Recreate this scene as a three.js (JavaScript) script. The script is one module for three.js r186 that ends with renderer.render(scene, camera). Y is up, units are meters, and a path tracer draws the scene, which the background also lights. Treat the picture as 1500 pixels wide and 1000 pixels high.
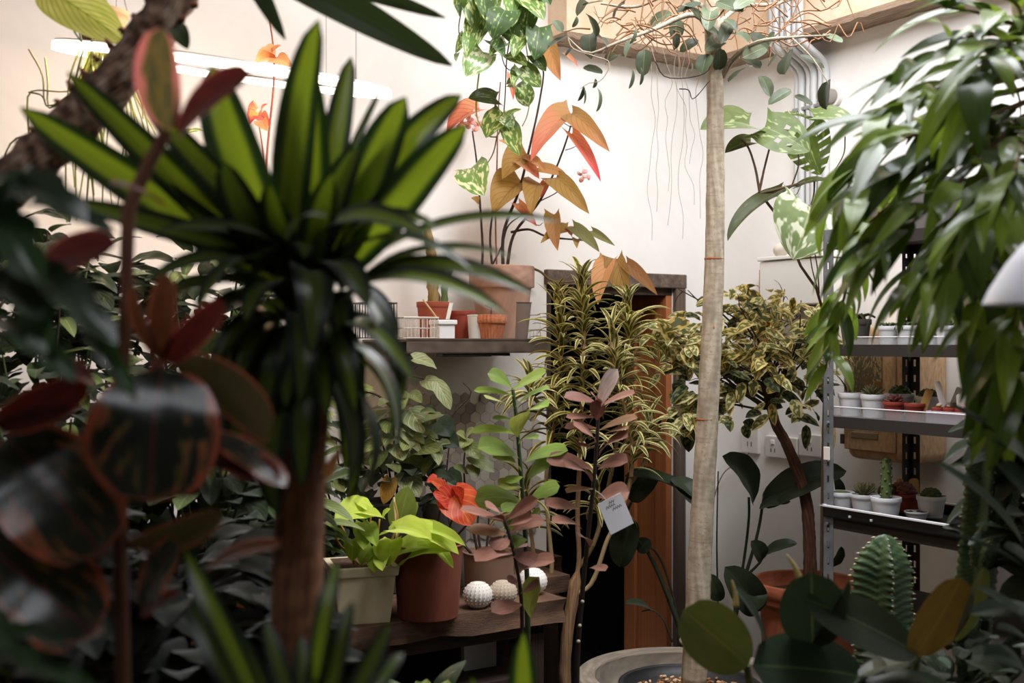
import * as THREE from 'three';
import { mergeGeometries, mergeVertices } from 'three/addons/utils/BufferGeometryUtils.js';
import { RoundedBoxGeometry } from 'three/addons/geometries/RoundedBoxGeometry.js';
import { RectAreaLightUniformsLib } from 'three/addons/lights/RectAreaLightUniformsLib.js';
import { createNoise3D } from 'simplex-noise';

// ---------------------------------------------------------------- camera, sky, light, exposure
const EYE = 1.45, FOCAL = 1667;                 // eye height in metres, focal length in pixels of a 1500-wide frame
const scene = new THREE.Scene();
const camera = new THREE.PerspectiveCamera(2 * Math.atan(500 / FOCAL) * 180 / Math.PI, 1.5, 0.05, 60);
camera.position.set(0, EYE, 0);
camera.lookAt(0, EYE, -5);
camera.focus = 3.05;
camera.userData.fStop = 3.6;
const renderer = new THREE.WebGLRenderer({ antialias: true });
renderer.toneMapping = THREE.LinearToneMapping;
renderer.toneMappingExposure = 1.02;
renderer.shadowMap.enabled = true;
scene.background = new THREE.Color().setRGB(1.5, 1.62, 1.8);
RectAreaLightUniformsLib.init();
// room frame: corner of the two walls in view, a runs along the back wall (negative = leftwards), b runs out of it into the room
const CX = 0.756, CZ = -4.2, TH = 32 * Math.PI / 180, CO = Math.cos(TH), SI = Math.sin(TH);
const W = (a, y, b) => new THREE.Vector3(CX + a * CO + b * SI, y, CZ - a * SI + b * CO);
const SKY = { a0: -1.75, a1: -0.3, b0: 0.95, b1: 2.25, y: 3.02 };
const SKY2 = { a0: -3.7, a1: -2.7, b0: 2.5, b1: 3.5, y: 3.02 };   // smaller unseen roof light, added as fill for the dim foreground
for (const [K, power] of [[SKY, 15.6], [SKY2, 3.6]]) { // daylight through the main roof light and the added fill one
  const l = new THREE.RectAreaLight(new THREE.Color(0.975, 0.98, 1.02), power, K.a1 - K.a0 - 0.1, K.b1 - K.b0 - 0.1);
  const c = W((K.a0 + K.a1) / 2, K.y, (K.b0 + K.b1) / 2);
  l.position.copy(c); l.rotation.set(0, TH, 0); l.updateMatrixWorld();
  l.quaternion.setFromEuler(new THREE.Euler(0, TH, 0)).multiply(new THREE.Quaternion().setFromAxisAngle(new THREE.Vector3(1, 0, 0), -Math.PI / 2));
  scene.add(l);
}

// ---------------------------------------------------------------- helpers
let seed = 7;
const setSeed = s => { seed = s >>> 0; };
const R = () => { seed = (seed + 0x6D2B79F5) >>> 0; let t = seed; t = Math.imul(t ^ (t >>> 15), t | 1); t ^= t + Math.imul(t ^ (t >>> 7), t | 61); return ((t ^ (t >>> 14)) >>> 0) / 4294967296; };
const rr = (a, b) => a + (b - a) * R();
const noise = createNoise3D(R);
const V = (x, y, z) => new THREE.Vector3(x, y, z);
const P = (px, py, d) => V((px - 750) / FOCAL * d, EYE - (py - 500) / FOCAL * d, -d);   // a point seen at a pixel, d metres away
const onB = (px, py, b) => { const s = (px - 750) / FOCAL; return P(px, py, (3.161 - b) / (CO - s * SI)); };
const onA = (px, py, a) => { const s = (px - 750) / FOCAL; return P(px, py, (2.867 + a) / (s * CO + SI)); };
const onY = (px, py, y) => P(px, py, (EYE - y) * FOCAL / (py - 500));
const names = {};
const numbered = n => { const k = names[n] = (names[n] ?? -1) + 1; return k ? n + '_' + String(k).padStart(3, '0') : n; };
function thing(name, label, category, pos, turn = 0, group) {
  const o = new THREE.Group(); o.name = numbered(name); scene.add(o);
  o.position.copy(pos); o.rotation.y = turn; o.userData = { label, category };
  if (group) o.userData.group = group;
  o.updateMatrixWorld(true);
  return o;
}
const shade = m => { m.castShadow = true; m.receiveShadow = true; return m; };
function part(parent, name, geo, mat, kind) {           // a child mesh, its geometry in the parent's own frame
  const m = shade(new THREE.Mesh(geo, mat)); m.name = name; parent.add(m);
  if (kind) m.userData.kind = kind;
  return m;
}
function wpart(t, name, geo, mat, kind) {               // a child mesh whose geometry is given in world space
  geo.applyMatrix4(t.matrixWorld.clone().invert());
  return part(t, name, geo, mat, kind);
}
function struct(name, geo, mat, parent) {               // a piece of the setting, geometry in the room frame
  const m = shade(new THREE.Mesh(geo, mat)); m.name = numbered(name);
  if (parent) { parent.add(m); return m; }
  m.position.set(CX, 0, CZ); m.rotation.y = TH; m.userData.kind = 'structure'; scene.add(m);
  return m;
}
const merge = gs => { const k = gs.map(g => g.index ? g.toNonIndexed() : g); return mergeGeometries(k.map(g => { for (const n of Object.keys(g.attributes)) if (!['position', 'normal', 'uv'].includes(n)) g.deleteAttribute(n); return g; })); };
const box = (x0, x1, y0, y1, z0, z1, r = 0) => {
  const w = x1 - x0, h = y1 - y0, d = z1 - z0;
  const g = r ? new RoundedBoxGeometry(w, h, d, 2, Math.min(r, w / 2.01, h / 2.01, d / 2.01)) : new THREE.BoxGeometry(w, h, d);
  if (!r) { // uv in metres
    const p = g.attributes.position, n = g.attributes.normal, u = g.attributes.uv;
    for (let i = 0; i < p.count; i++) { const X = p.getX(i) + (x0 + x1) / 2, Y = p.getY(i) + (y0 + y1) / 2, Z = p.getZ(i) + (z0 + z1) / 2;
      if (Math.abs(n.getX(i)) > .5) u.setXY(i, Z, Y); else if (Math.abs(n.getY(i)) > .5) u.setXY(i, X, Z); else u.setXY(i, X, Y); }
  }
  return g.translate((x0 + x1) / 2, (y0 + y1) / 2, (z0 + z1) / 2);
};
const lathe = (pts, seg = 40) => new THREE.LatheGeometry(pts.map(p => new THREE.Vector2(p[0], p[1])), seg);
// a tube of changing radius along points; rough > 0 makes it knobbly
function tube(pts, r0, r1, seg = 24, rad = 8, rough = 0, freq = 30, rf) {
  const c = new THREE.CatmullRomCurve3(pts, false, 'centripetal'), fr = c.computeFrenetFrames(seg, false), pos = [], uv = [], idx = [], len = c.getLength();
  for (let i = 0; i <= seg; i++) {
    const t = i / seg, p = c.getPointAt(t);
    for (let j = 0; j <= rad; j++) {
      const an = j / rad * Math.PI * 2, n = fr.normals[i].clone().multiplyScalar(Math.cos(an)).addScaledVector(fr.binormals[i], Math.sin(an));
      let r = (rf ? rf(t) : r0 + (r1 - r0) * t);
      if (rough) r *= 1 + rough * noise(Math.cos(an) * 1.3 + p.x * 9, t * len * freq, Math.sin(an) * 1.3 + p.z * 9);
      pos.push(p.x + n.x * r, p.y + n.y * r, p.z + n.z * r); uv.push(j / rad, t * len);
    }
  }
  for (let i = 0; i < seg; i++) for (let j = 0; j < rad; j++) { const a = i * (rad + 1) + j, b = a + rad + 1; idx.push(a, a + 1, b, a + 1, b + 1, b); }
  for (const e of [0, seg]) { const k = pos.length / 3, p = c.getPointAt(e / seg), o = e * (rad + 1); pos.push(p.x, p.y, p.z); uv.push(0.5, e / seg * len);
    for (let j = 0; j < rad; j++) e ? idx.push(o + j, o + j + 1, k) : idx.push(o + j + 1, o + j, k); }
  const g = new THREE.BufferGeometry();
  g.setAttribute('position', new THREE.Float32BufferAttribute(pos, 3)); g.setAttribute('uv', new THREE.Float32BufferAttribute(uv, 2)); g.setIndex(idx);
  g.computeVertexNormals(); return g;
}
const pxs = (list, d) => list.map(p => P(p[0], p[1], p[2] ?? d));
// ---------------------------------------------------------------- textures and materials
function tex(w, h, f, srgb = true, rep) {
  const a = new Uint8Array(w * h * 4);
  for (let j = 0; j < h; j++) for (let i = 0; i < w; i++) { const c = f(i / w, j / h), k = (j * w + i) * 4; const v = typeof c === 'number' ? [c, c, c] : c;
    for (let q = 0; q < 3; q++) a[k + q] = Math.max(0, Math.min(255, v[q])); a[k + 3] = 255; }
  const t = new THREE.DataTexture(a, w, h); t.magFilter = THREE.LinearFilter; t.minFilter = THREE.LinearFilter; t.wrapS = t.wrapT = THREE.RepeatWrapping;
  if (srgb) t.colorSpace = THREE.SRGBColorSpace; if (rep) t.repeat.set(rep[0], rep[1]); t.needsUpdate = true; return t;
}
const tn = (u, v, f, s = 0) => { // noise that repeats over the unit square
  const a = u * 6.2832, b = v * 6.2832; return noise(Math.cos(a) * f + s, Math.sin(a) * f + Math.cos(b) * f, Math.sin(b) * f - s); };
const mix = (a, b, t) => { t = Math.max(0, Math.min(1, t)); return [a[0] + (b[0] - a[0]) * t, a[1] + (b[1] - a[1]) * t, a[2] + (b[2] - a[2]) * t]; };
const std = (color, roughness = 0.7, o = {}) => new THREE.MeshStandardMaterial({ color, roughness, ...o });
const phys = (color, roughness, o = {}) => new THREE.MeshPhysicalMaterial({ color, roughness, ...o });
const bumpSpeck = tex(256, 256, (u, v) => 128 + 50 * tn(u, v, 6) + 40 * tn(u, v, 22, 5), false);
const bumpFine = tex(256, 256, (u, v) => 128 + 70 * tn(u, v, 26, 3) + 30 * (R() - .5), false);
// a leaf texture: f(s, t) with s from -1 to 1 across (margin at +-1), t from 0 at the stalk to 1 at the tip
const leafTex = (f, w = 96, h = 160) => tex(w, h, (u, v) => f(u * 2 - 1, v));
function leafMat(map, o = {}) {
  const { trans = 0.35, coat = 0.5, coatR = 0.35, tint = 0xffffff, bump } = o;
  const m = phys(tint, 1, { side: THREE.DoubleSide, transmission: trans, thickness: 0, clearcoat: coat, clearcoatRoughness: coatR, specularIntensity: 0.4 });
  if (map) m.map = map;
  return m;
}
const vein = (s, t, n, slant, wdt) => { const k = (t - Math.abs(s) * slant) * n, f = Math.abs(k - Math.round(k)); return Math.max(0, 1 - f / wdt) * Math.min(1, (1 - Math.abs(s)) * 4 + .2); };
const midrib = (s, w) => Math.max(0, 1 - Math.abs(s) / w);
// ---------------------------------------------------------------- leaves
// one leaf of unit length from stalk to tip along +Y, upper face +Z; the chord from stalk to tip stays straight whatever the bend
function leafGeo(o) {
  const { ratio = 0.4, a = 0.6, b = 0.8, nu = 3, nv = 10, bend = 0.5, bpow = 1, fold = 0.15, cup = 0, lobe = 0, wave = 0, wf = 3, twist = 0, asym = 0, base = 0, skip, cut, side = 0, ph = 0 } = o;
  const pk = a / (a + b), norm = Math.pow(pk, a) * Math.pow(1 - pk, b), pos = [], uv = [], idx = [], cl = [];
  let y = 0, z = 0, x = 0;
  for (let i = 0; i <= nv; i++) { const t = i / nv; cl.push([x, y, z, -bend * Math.pow(t, bpow)]); const an = -bend * Math.pow((i + .5) / nv, bpow); y += Math.cos(an) / nv; z += Math.sin(an) / nv; x += side * Math.sin(t * 3) / nv; }
  const ca = Math.atan2(cl[nv][2], cl[nv][1]), cs = Math.cos(-ca), sn = Math.sin(-ca), L = Math.hypot(cl[nv][1], cl[nv][2]);
  const n = nu * 2;
  for (let i = 0; i <= nv; i++) for (let j = 0; j <= n; j++) {
    const t = i / nv, s = j / nu - 1, c = cl[i];
    let w = Math.max(Math.pow(t, a) * Math.pow(1 - t, b) / norm, base * (1 - t) * (1 - t)) * ratio / 2;
    if (t > .995) w = 0.002;
    w = Math.max(w, 0.004) * (1 + asym * Math.sign(s));
    if (cut) w *= cut(s, t);
    const as = Math.abs(s);
    let lx = s * w, lz = as * w * Math.tan(fold) + cup * s * s * w + wave * as * Math.sin(t * wf * 6.283 + (s > 0 ? 1.7 : 0) + ph) * ratio, ly = -lobe * Math.pow(as, 1.4) * Math.pow(1 - t, 3);
    const tw = twist * t, X = lx * Math.cos(tw) - lz * Math.sin(tw), Z = lx * Math.sin(tw) + lz * Math.cos(tw);
    const Y = c[1] + ly * Math.cos(c[3]) - Z * Math.sin(c[3]), ZZ = c[2] + ly * Math.sin(c[3]) + Z * Math.cos(c[3]);
    pos.push((X + c[0]) / L, (Y * cs - ZZ * sn) / L, (Y * sn + ZZ * cs) / L); uv.push(.5 + s * .5 * .985, t * .985 + .007);
  }
  for (let i = 0; i < nv; i++) for (let j = 0; j < n; j++) { if (skip && skip((j + .5) / nu - 1, (i + .5) / nv)) continue; const q = i * (n + 1) + j, e = q + n + 1; idx.push(q, q + 1, e, q + 1, e + 1, e); }
  const g = new THREE.BufferGeometry();
  g.setAttribute('position', new THREE.Float32BufferAttribute(pos, 3)); g.setAttribute('uv', new THREE.Float32BufferAttribute(uv, 2)); g.setIndex(idx);
  g.computeVertexNormals(); return g;
}
// a kind of leaf: several shapes and several materials to draw from
const kind = (shapes, mats, ratio) => ({ geos: shapes.map(s => leafGeo({ ratio, ...s })), mats, ratio });
const vary = (n, o, j = {}) => Array.from({ length: n }, () => { const q = { ...o }; for (const k in j) q[k] = (o[k] ?? 0) + rr(-j[k], j[k]); return q; });
const mat4 = new THREE.Matrix4();
function orient(A, B, face) {
  const y = B.clone().sub(A), len = y.length(); y.divideScalar(len);
  const z = face.clone().addScaledVector(y, -face.dot(y)); if (z.lengthSq() < 1e-6) z.set(.3, .1, 1).addScaledVector(y, -y.z); z.normalize();
  const x = y.clone().cross(z);
  return [new THREE.Quaternion().setFromRotationMatrix(mat4.makeBasis(x, y, z)), len];
}
// a leaf of thing t from A to B (world points); w = its width in metres, face = where its upper side looks
function leaf(t, k, A, B, w, face = V(0, .6, .8), i, mi) {
  const [q, len] = orient(A, B, face);
  const m = shade(new THREE.Mesh(k.geos[i ?? Math.floor(R() * k.geos.length)], k.mats[mi ?? Math.floor(R() * k.mats.length)]));
  m.name = 'leaf'; m.position.copy(A).sub(t.position); m.quaternion.copy(q);
  const wl = w ? w / (k.ratio * len) : 1; m.scale.set(len * wl, len, len * (0.5 + 0.5 * wl));
  t.add(m); return m;
}
// leaves read off as [stalk x, y, tip x, y, width] in pixels at distances d0 (stalk) and d1 (tip)
const pleaf = (t, k, l, d0, d1 = d0, face, i, mi) => leaf(t, k, P(l[0], l[1], d0), P(l[2], l[3], d1), l[4] * (d0 + d1) / 2 / FOCAL, face, i, mi);
// past about 300 leaves on one plant the rest is one part
function rest(t, k, list, name = 'foliage') {
  const gs = list.map(([A, B, w, face]) => { const [q, len] = orient(A, B, face), wl = w ? w / (k.ratio * len) : 1;
    return k.geos[Math.floor(R() * k.geos.length)].clone().applyMatrix4(mat4.compose(A.clone().sub(t.position), q, V(len * wl, len, len)).clone()); });
  if (gs.length) part(t, name, mergeGeometries(gs), k.mats[0], 'stuff');
}
// a flower pot turned on the wheel: outer wall, rim band and inner wall
const potGeo = (rt, rb, h, rim = 0.2, lip = 0.06, th = 0.06) => lathe([[0, 0], [rb * .96, 0], [rb, h * .02], [rt * (1 - lip), h * (1 - rim)], [rt * .995, h * (1 - rim) + h * .01], [rt, h * (1 - rim * .5)], [rt, h * .985], [rt * .985, h], [rt * (1 - th), h], [rt * (1 - th - .02), h * .97], [rt * (1 - th - .05), h * .85], [0, h * .85]]);
const soilGeo = (r, y) => { const g = new THREE.CircleGeometry(r, 24); g.rotateX(-Math.PI / 2); const p = g.attributes.position; for (let i = 0; i < p.count; i++) p.setY(i, y + noise(p.getX(i) * 60, p.getZ(i) * 60, 1) * .003); g.computeVertexNormals(); return g; };
// ---------------------------------------------------------------- the room
const plaster = std(0xffffff, .92, { map: tex(512, 512, (u, v) => mix([240, 237, 232], [232, 227, 220], .35 + .35 * tn(u, v, 1.6) + .16 * tn(u, v, 7, 2)), true, [.4, .4]), bumpMap: bumpSpeck, bumpScale: .0004 });
const olive = std(0x5a554a, .9, { bumpMap: bumpSpeck, bumpScale: .002 });
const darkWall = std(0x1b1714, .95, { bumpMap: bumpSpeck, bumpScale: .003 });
const concrete = std(0xffffff, .85, { map: tex(256, 256, (u, v) => mix([58, 53, 48], [38, 35, 32], .5 + .5 * tn(u, v, 3) + .2 * tn(u, v, 12))) });
const woodTex = (c0, c1, n = 1) => tex(256, 256, (u, v) => mix(c0, c1, .5 + .35 * noise(u * 14 * n, v * 1.2, 3) + .25 * noise(u * 60 * n, v * 3, 8)));
const orangeWood = std(0xffffff, .55, { map: woodTex([190, 118, 70], [150, 84, 44]), bumpMap: bumpFine, bumpScale: .0006 });
const greyWood = std(0xffffff, .85, { map: woodTex([122, 104, 90], [76, 62, 54]), bumpMap: bumpFine, bumpScale: .0015 });
const darkWood = std(0xffffff, .8, { map: woodTex([70, 50, 36], [36, 25, 18]), bumpMap: bumpFine, bumpScale: .002 });
const peachPaint = std(0xffffff, .9, { map: tex(256, 256, (u, v) => mix([238, 212, 184], [226, 194, 160], .4 + .5 * tn(u, v, 2) + .2 * tn(u, v, 11))), bumpMap: bumpSpeck, bumpScale: .002 });
const rawEdge = std(0xffffff, .95, { map: tex(256, 64, (u, v) => mix([176, 150, 126], [104, 84, 68], .4 + .6 * tn(u, v, 5) + .4 * tn(u, v, 16))) });
const DOOR = { a0: -.756, a1: -.212, top: 1.645, deep: .26 };
struct('floor', box(-5, 0, -.1, 0, 0, 5.2), concrete);
const wallBack = struct('wall_back', merge([box(-5, DOOR.a0, 0, 3.1, -.25, 0), box(DOOR.a1, .25, 0, 3.1, -.25, 0), box(DOOR.a0, DOOR.a1, DOOR.top, 3.1, -.25, 0)]), plaster);
struct('wall_right', box(0, .25, 0, 3.1, 0, 5.45), plaster);
struct('wall_left', box(-5.25, -5, 0, 3.1, -.25, 5.45), olive);
struct('wall_front', box(-5, 0, 0, 3.1, 5.2, 5.45), std(0xa39d92, .9));
struct('ceiling', merge([box(-5.25, SKY2.a0, 3.1, 3.25, -.25, 5.45), box(SKY2.a0, SKY2.a1, 3.1, 3.25, -.25, SKY2.b0), box(SKY2.a0, SKY2.a1, 3.1, 3.25, SKY2.b1, 5.45), box(SKY2.a1, SKY.a0, 3.1, 3.25, -.25, 5.45), box(SKY.a1, .25, 3.1, 3.25, -.25, 5.45), box(SKY.a0, SKY.a1, 3.1, 3.25, -.25, SKY.b0), box(SKY.a0, SKY.a1, 3.1, 3.25, SKY.b1, 5.45)]), std(0x77706a, .9));
for (const [K, nm] of [[SKY, 'window_1'], [SKY2, 'added_window_2']]) { // frame, bars and panes of the roof light and the added fill one
  const white = std(0xd9d6cf, .5), w = struct(nm, merge([box(K.a0, K.a0 + .04, 3.1, 3.25, K.b0, K.b1), box(K.a1 - .04, K.a1, 3.1, 3.25, K.b0, K.b1), box(K.a0, K.a1, 3.1, 3.25, K.b0, K.b0 + .04), box(K.a0, K.a1, 3.1, 3.25, K.b1 - .04, K.b1)]), white);
  const glass = phys(0xffffff, 0.02, { transmission: 1, thickness: 0 }), n = 4, st = (K.a1 - K.a0 - .08) / n;
  for (let i = 0; i < n; i++) { const a = K.a0 + .04 + i * st; struct('pane', box(a + .012, a + st - .012, 3.2, 3.204, K.b0 + .04, K.b1 - .04), glass, w).name = 'pane';
    if (i) struct('glazing_bar', box(a - .012, a + .012, 3.17, 3.24, K.b0 + .04, K.b1 - .04), white, w).name = 'glazing_bar'; }
}
// dark passage behind the opening
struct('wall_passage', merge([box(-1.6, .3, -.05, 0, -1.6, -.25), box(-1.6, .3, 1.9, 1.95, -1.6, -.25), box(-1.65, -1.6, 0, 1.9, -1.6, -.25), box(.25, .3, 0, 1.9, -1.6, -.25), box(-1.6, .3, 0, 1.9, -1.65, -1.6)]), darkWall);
{ // timber lining of the opening: boards down the far reveal, weathered architrave round it
  const d = struct('door_1', merge([box(DOOR.a0, DOOR.a1, DOOR.top - .03, DOOR.top, -DOOR.deep, -.002), box(DOOR.a0, DOOR.a0 + .02, 0, DOOR.top - .03, -DOOR.deep, -.002)]), darkWood);
  for (const [b0, b1, t] of [[-.255, -.19, .022], [-.185, -.075, .012], [-.07, -.003, .026]]) struct('plank', box(DOOR.a1 - t, DOOR.a1, 0, DOOR.top - .03, b0, b1, .003), orangeWood, d).name = 'plank';
  struct('latch_plate', box(DOOR.a1 - .03, DOOR.a1 - .026, 1.12, 1.18, -.045, -.03), std(0x2b211b, .5, { metalness: .6 }), d).name = 'latch_plate';
  const f = struct('trim_1', box(DOOR.a0 - .01, DOOR.a1 + .05, DOOR.top - .005, DOOR.top + .045, -.02, .022, .004), greyWood);
  struct('jamb_board', box(DOOR.a1 + .002, DOOR.a1 + .047, 0, DOOR.top - .005, -.01, .02, .004), greyWood, f).name = 'jamb_board';
}
{ // plastered bulkhead along the top of both walls
  const g = [box(-.75, 0, 2.46, 3.1, 0, .11), box(-.11, 0, 2.46, 3.1, .11, 1.9)];
  const t = struct('trim_2', merge(g), peachPaint);
  for (const [x0, x1, z0, z1, ax] of [[-.75, -.11, 0, .112, 0], [-.112, 0, .0, 1.9, 1]]) { // ragged underside
    const e = new THREE.BoxGeometry(x1 - x0, .02, z1 - z0, ax ? 6 : 30, 1, ax ? 60 : 6), p = e.attributes.position;
    for (let i = 0; i < p.count; i++) if (p.getY(i) < 0) p.setY(i, p.getY(i) + .004 * noise(p.getX(i) * 30, 4, p.getZ(i) * 30));
    e.computeVertexNormals(); struct('plaster_edge', e.translate((x0 + x1) / 2, 2.452, (z0 + z1) / 2), rawEdge, t).name = 'plaster_edge';
  }
}
{ // hexagonal wall tiles above the bench
  const r = .0208, sh = new THREE.Shape(); for (let i = 0; i < 6; i++) { const a = Math.PI / 6 + i * Math.PI / 3, q = r * .93; i ? sh.lineTo(Math.cos(a) * q, Math.sin(a) * q) : sh.moveTo(Math.cos(a) * q, Math.sin(a) * q); }
  const g = new THREE.ExtrudeGeometry(sh, { depth: .004, bevelEnabled: true, bevelSize: .0008, bevelThickness: .0008, bevelSegments: 1 });
  const tm = [0xc2bbb1, 0xb6afa6, 0xa8a199, 0xc8c2b8, 0x8f8880].map(c => std(c, .45)), dx = r * Math.sqrt(3), dy = r * 1.5;
  for (let j = 0; j < 15; j++) for (let i = 0; i < 18; i++) { if (j === 0 && R() < .12) continue;
    const m = part(wallBack, 'tile', g, R() < .06 ? tm[4] : tm[Math.floor(R() * 4)]); m.position.set(-1.43 + (i + (j & 1) / 2) * dx, 1.268 - j * dy, rr(.0005, .0018)); }
}
// ---------------------------------------------------------------- fittings on the walls
const whitePlastic = std(0xdedad2, .45), whiteMetal = std(0xe4e1da, .4), greyPipe = std(0xc9c9c7, .45);
{ // cable pipes up the right wall, cranked round the bulkhead
  [.41, .434, .462, .488, .515, .54].forEach((b, i) => {
    const r = i % 2 ? .012 : .0095, o = r + .003;
    const t = thing('conduit_pipe', ['thick white wall pipe nearest the room corner', 'white wall pipe second from the room corner', 'slim white wall pipe third from the room corner', 'white wall pipe third from the shelving side', 'slim white wall pipe second from the shelving side', 'white wall pipe nearest the metal shelving'][i], 'pipe', W(-o, 1.77, b), TH, 'cable pipes on the wall');
    wpart(t, 'pipe', tube([W(-o, 1.77, b), W(-o, 2.0, b), W(-o, 2.28, b), W(-o - .005, 2.36, b), W(-.115 - o, 2.43, b), W(-.118 - o, 2.49, b), W(-.118 - o, 3.09, b)], r, r, 60, 10), greyPipe);
    for (const y of [1.9, 2.23]) { const g = box(-.012, .012, -.006, .006, -r - .002, r + .002, .002); const m = part(t, 'clip', g, std(0x8f8f8f, .5)); m.position.set(o - .012, y - 1.77, 0); }
  });
  const p = onA(1224, 142, 0), s = thing('wall_spotlight', 'short grey metal stub fitting on the wall beside the pipes', 'spotlight', p, TH);
  const g = new THREE.CylinderGeometry(.024, .024, .05, 20); g.rotateZ(Math.PI / 2); part(s, 'barrel', g.translate(-.04, .0, 0), std(0x9c9892, .35, { metalness: .6 }));
  const g2 = new THREE.CylinderGeometry(.033, .033, .016, 20); g2.rotateZ(Math.PI / 2); part(s, 'base', g2.translate(-.009, 0, 0), whiteMetal);
}
{ // socket plates on the right wall
  const list = [[1102, 643, .085, .1, 'white wall socket unit with a small lit switch, nearest the ficus trunk'], [1148, 655, .15, .075, 'white double socket behind the leaning brown trunk'], [1190, 652, .1, .075, 'white switch plate beside the grey shelving post']];
  for (const [x, y, w, h, lb] of list) {
    const c = onA(x, y, 0), t = thing('wall_socket', lb, 'socket', c, TH, 'white socket plates on the wall');
    part(t, 'plate', box(-.014, -.0005, -h / 2, h / 2, -w / 2, w / 2, .004), whitePlastic);
    for (const q of w > .12 ? [-1, 1] : [0]) {
      part(t, 'switch', box(-.018, -.013, h * .12, h * .32, q * w * .25 - .008, q * w * .25 + .008, .002), std(0xf4f2ee, .3));
      for (const z of [-.009, .009]) part(t, 'slot', box(-.0146, -.0135, -h * .25, -h * .08, q * w * .25 + z - .002, q * w * .25 + z + .002), std(0x4a4540, .6));
    }
  }
  const a = onA(1075, 690, -.004), c = thing('wall_cable', 'thin brown cable rising along the wall to the white socket', 'cable', a);
  wpart(c, 'cable', tube([onA(1042, 740, -.006), onA(1060, 693, -.02), onA(1090, 672, -.03), onA(1098, 662, -.012)], .002, .002, 20, 6), std(0x6b4636, .6));
}
{ // flat white cabinet and its timber upright, above the variegated bush
  const p0 = onA(1112, 418, -.1), p1 = onA(1206, 418, -.1), rel = q => { const x = q.x - CX, z = q.z - CZ; return x * SI + z * CO; };
  const b0 = rel(p0), b1 = rel(p1), t = thing('wall_box', 'plain white box with a lifted lid fixed above the variegated bush', 'box', W(0, 1.55, b0), TH);
  part(t, 'body', box(-.1, -.001, .02, .17, 0, b1 - b0, .006), whiteMetal);
  part(t, 'lid', box(-.107, -.001, .172, .185, -.004, b1 - b0 + .004, .003), whiteMetal);
  part(t, 'bracket', box(-.08, -.001, .0, .019, .02, b1 - b0 - .02), std(0x8b8178, .7));
  const bag = lathe([[0, 0], [.018, .004], [.024, .02], [.02, .045], [.008, .06], [.014, .075]], 16); bag.rotateX(1.3); const bm = part(t, 'crumpled_cap', bag, std(0xd8cdbd, .8)); bm.position.set(-.08, .2, .06);
  const u = thing('timber_upright', 'short pale timber upright with a black clip, left of the white box', 'batten', W(0, 1.4, b0 - .055), TH);
  part(u, 'batten', box(-.03, -.001, 0, .3, -.018, .022, .002), orangeWood.clone()); u.children[0].material.color.set(0xffe2c4);
  part(u, 'clip', box(-.045, -.002, .14, .2, -.026, .03, .004), std(0x23211f, .5));
}
{ // beige metal cupboard behind the shelving
  const t = thing('meter_cupboard', 'beige painted metal cupboard with a stained door panel, on the wall behind the shelving', 'cupboard', W(0, 1.095, .757), TH);
  const paint = std(0xffffff, .5, { map: tex(128, 128, (u, v) => mix([214, 178, 138], [184, 146, 106], .4 + .5 * tn(u, v, 2) + .3 * tn(u, v, 8))) });
  part(t, 'body', box(-.17, -.001, 0, .4, 0, .25, .03), paint);
  const door = part(t, 'door', box(-.183, -.168, .03, .37, .008, .195, .004), paint);
  part(door, 'stained_panel', box(-.187, -.182, .1, .345, .03, .155, .012), std(0xffffff, .6, { map: tex(128, 128, (u, v) => tn(u, v, 2.2, 4) + .5 * tn(u, v, 7) + (Math.hypot(u - .5, v - .5) - .38) * 3 > .12 ? [176, 150, 110] : mix([82, 72, 50], [122, 108, 78], .5 + tn(u, v, 9)), true) }));
  for (const y of [.33, .06]) part(door, 'hinge', box(-.19, -.18, y - .015, y + .015, .0, .012, .002), std(0x6e5a44, .5, { metalness: .5 }));
  part(door, 'name_plate', box(-.188, -.182, .065, .085, .04, .14, .003), std(0x8a7a5e, .5));
}
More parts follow.
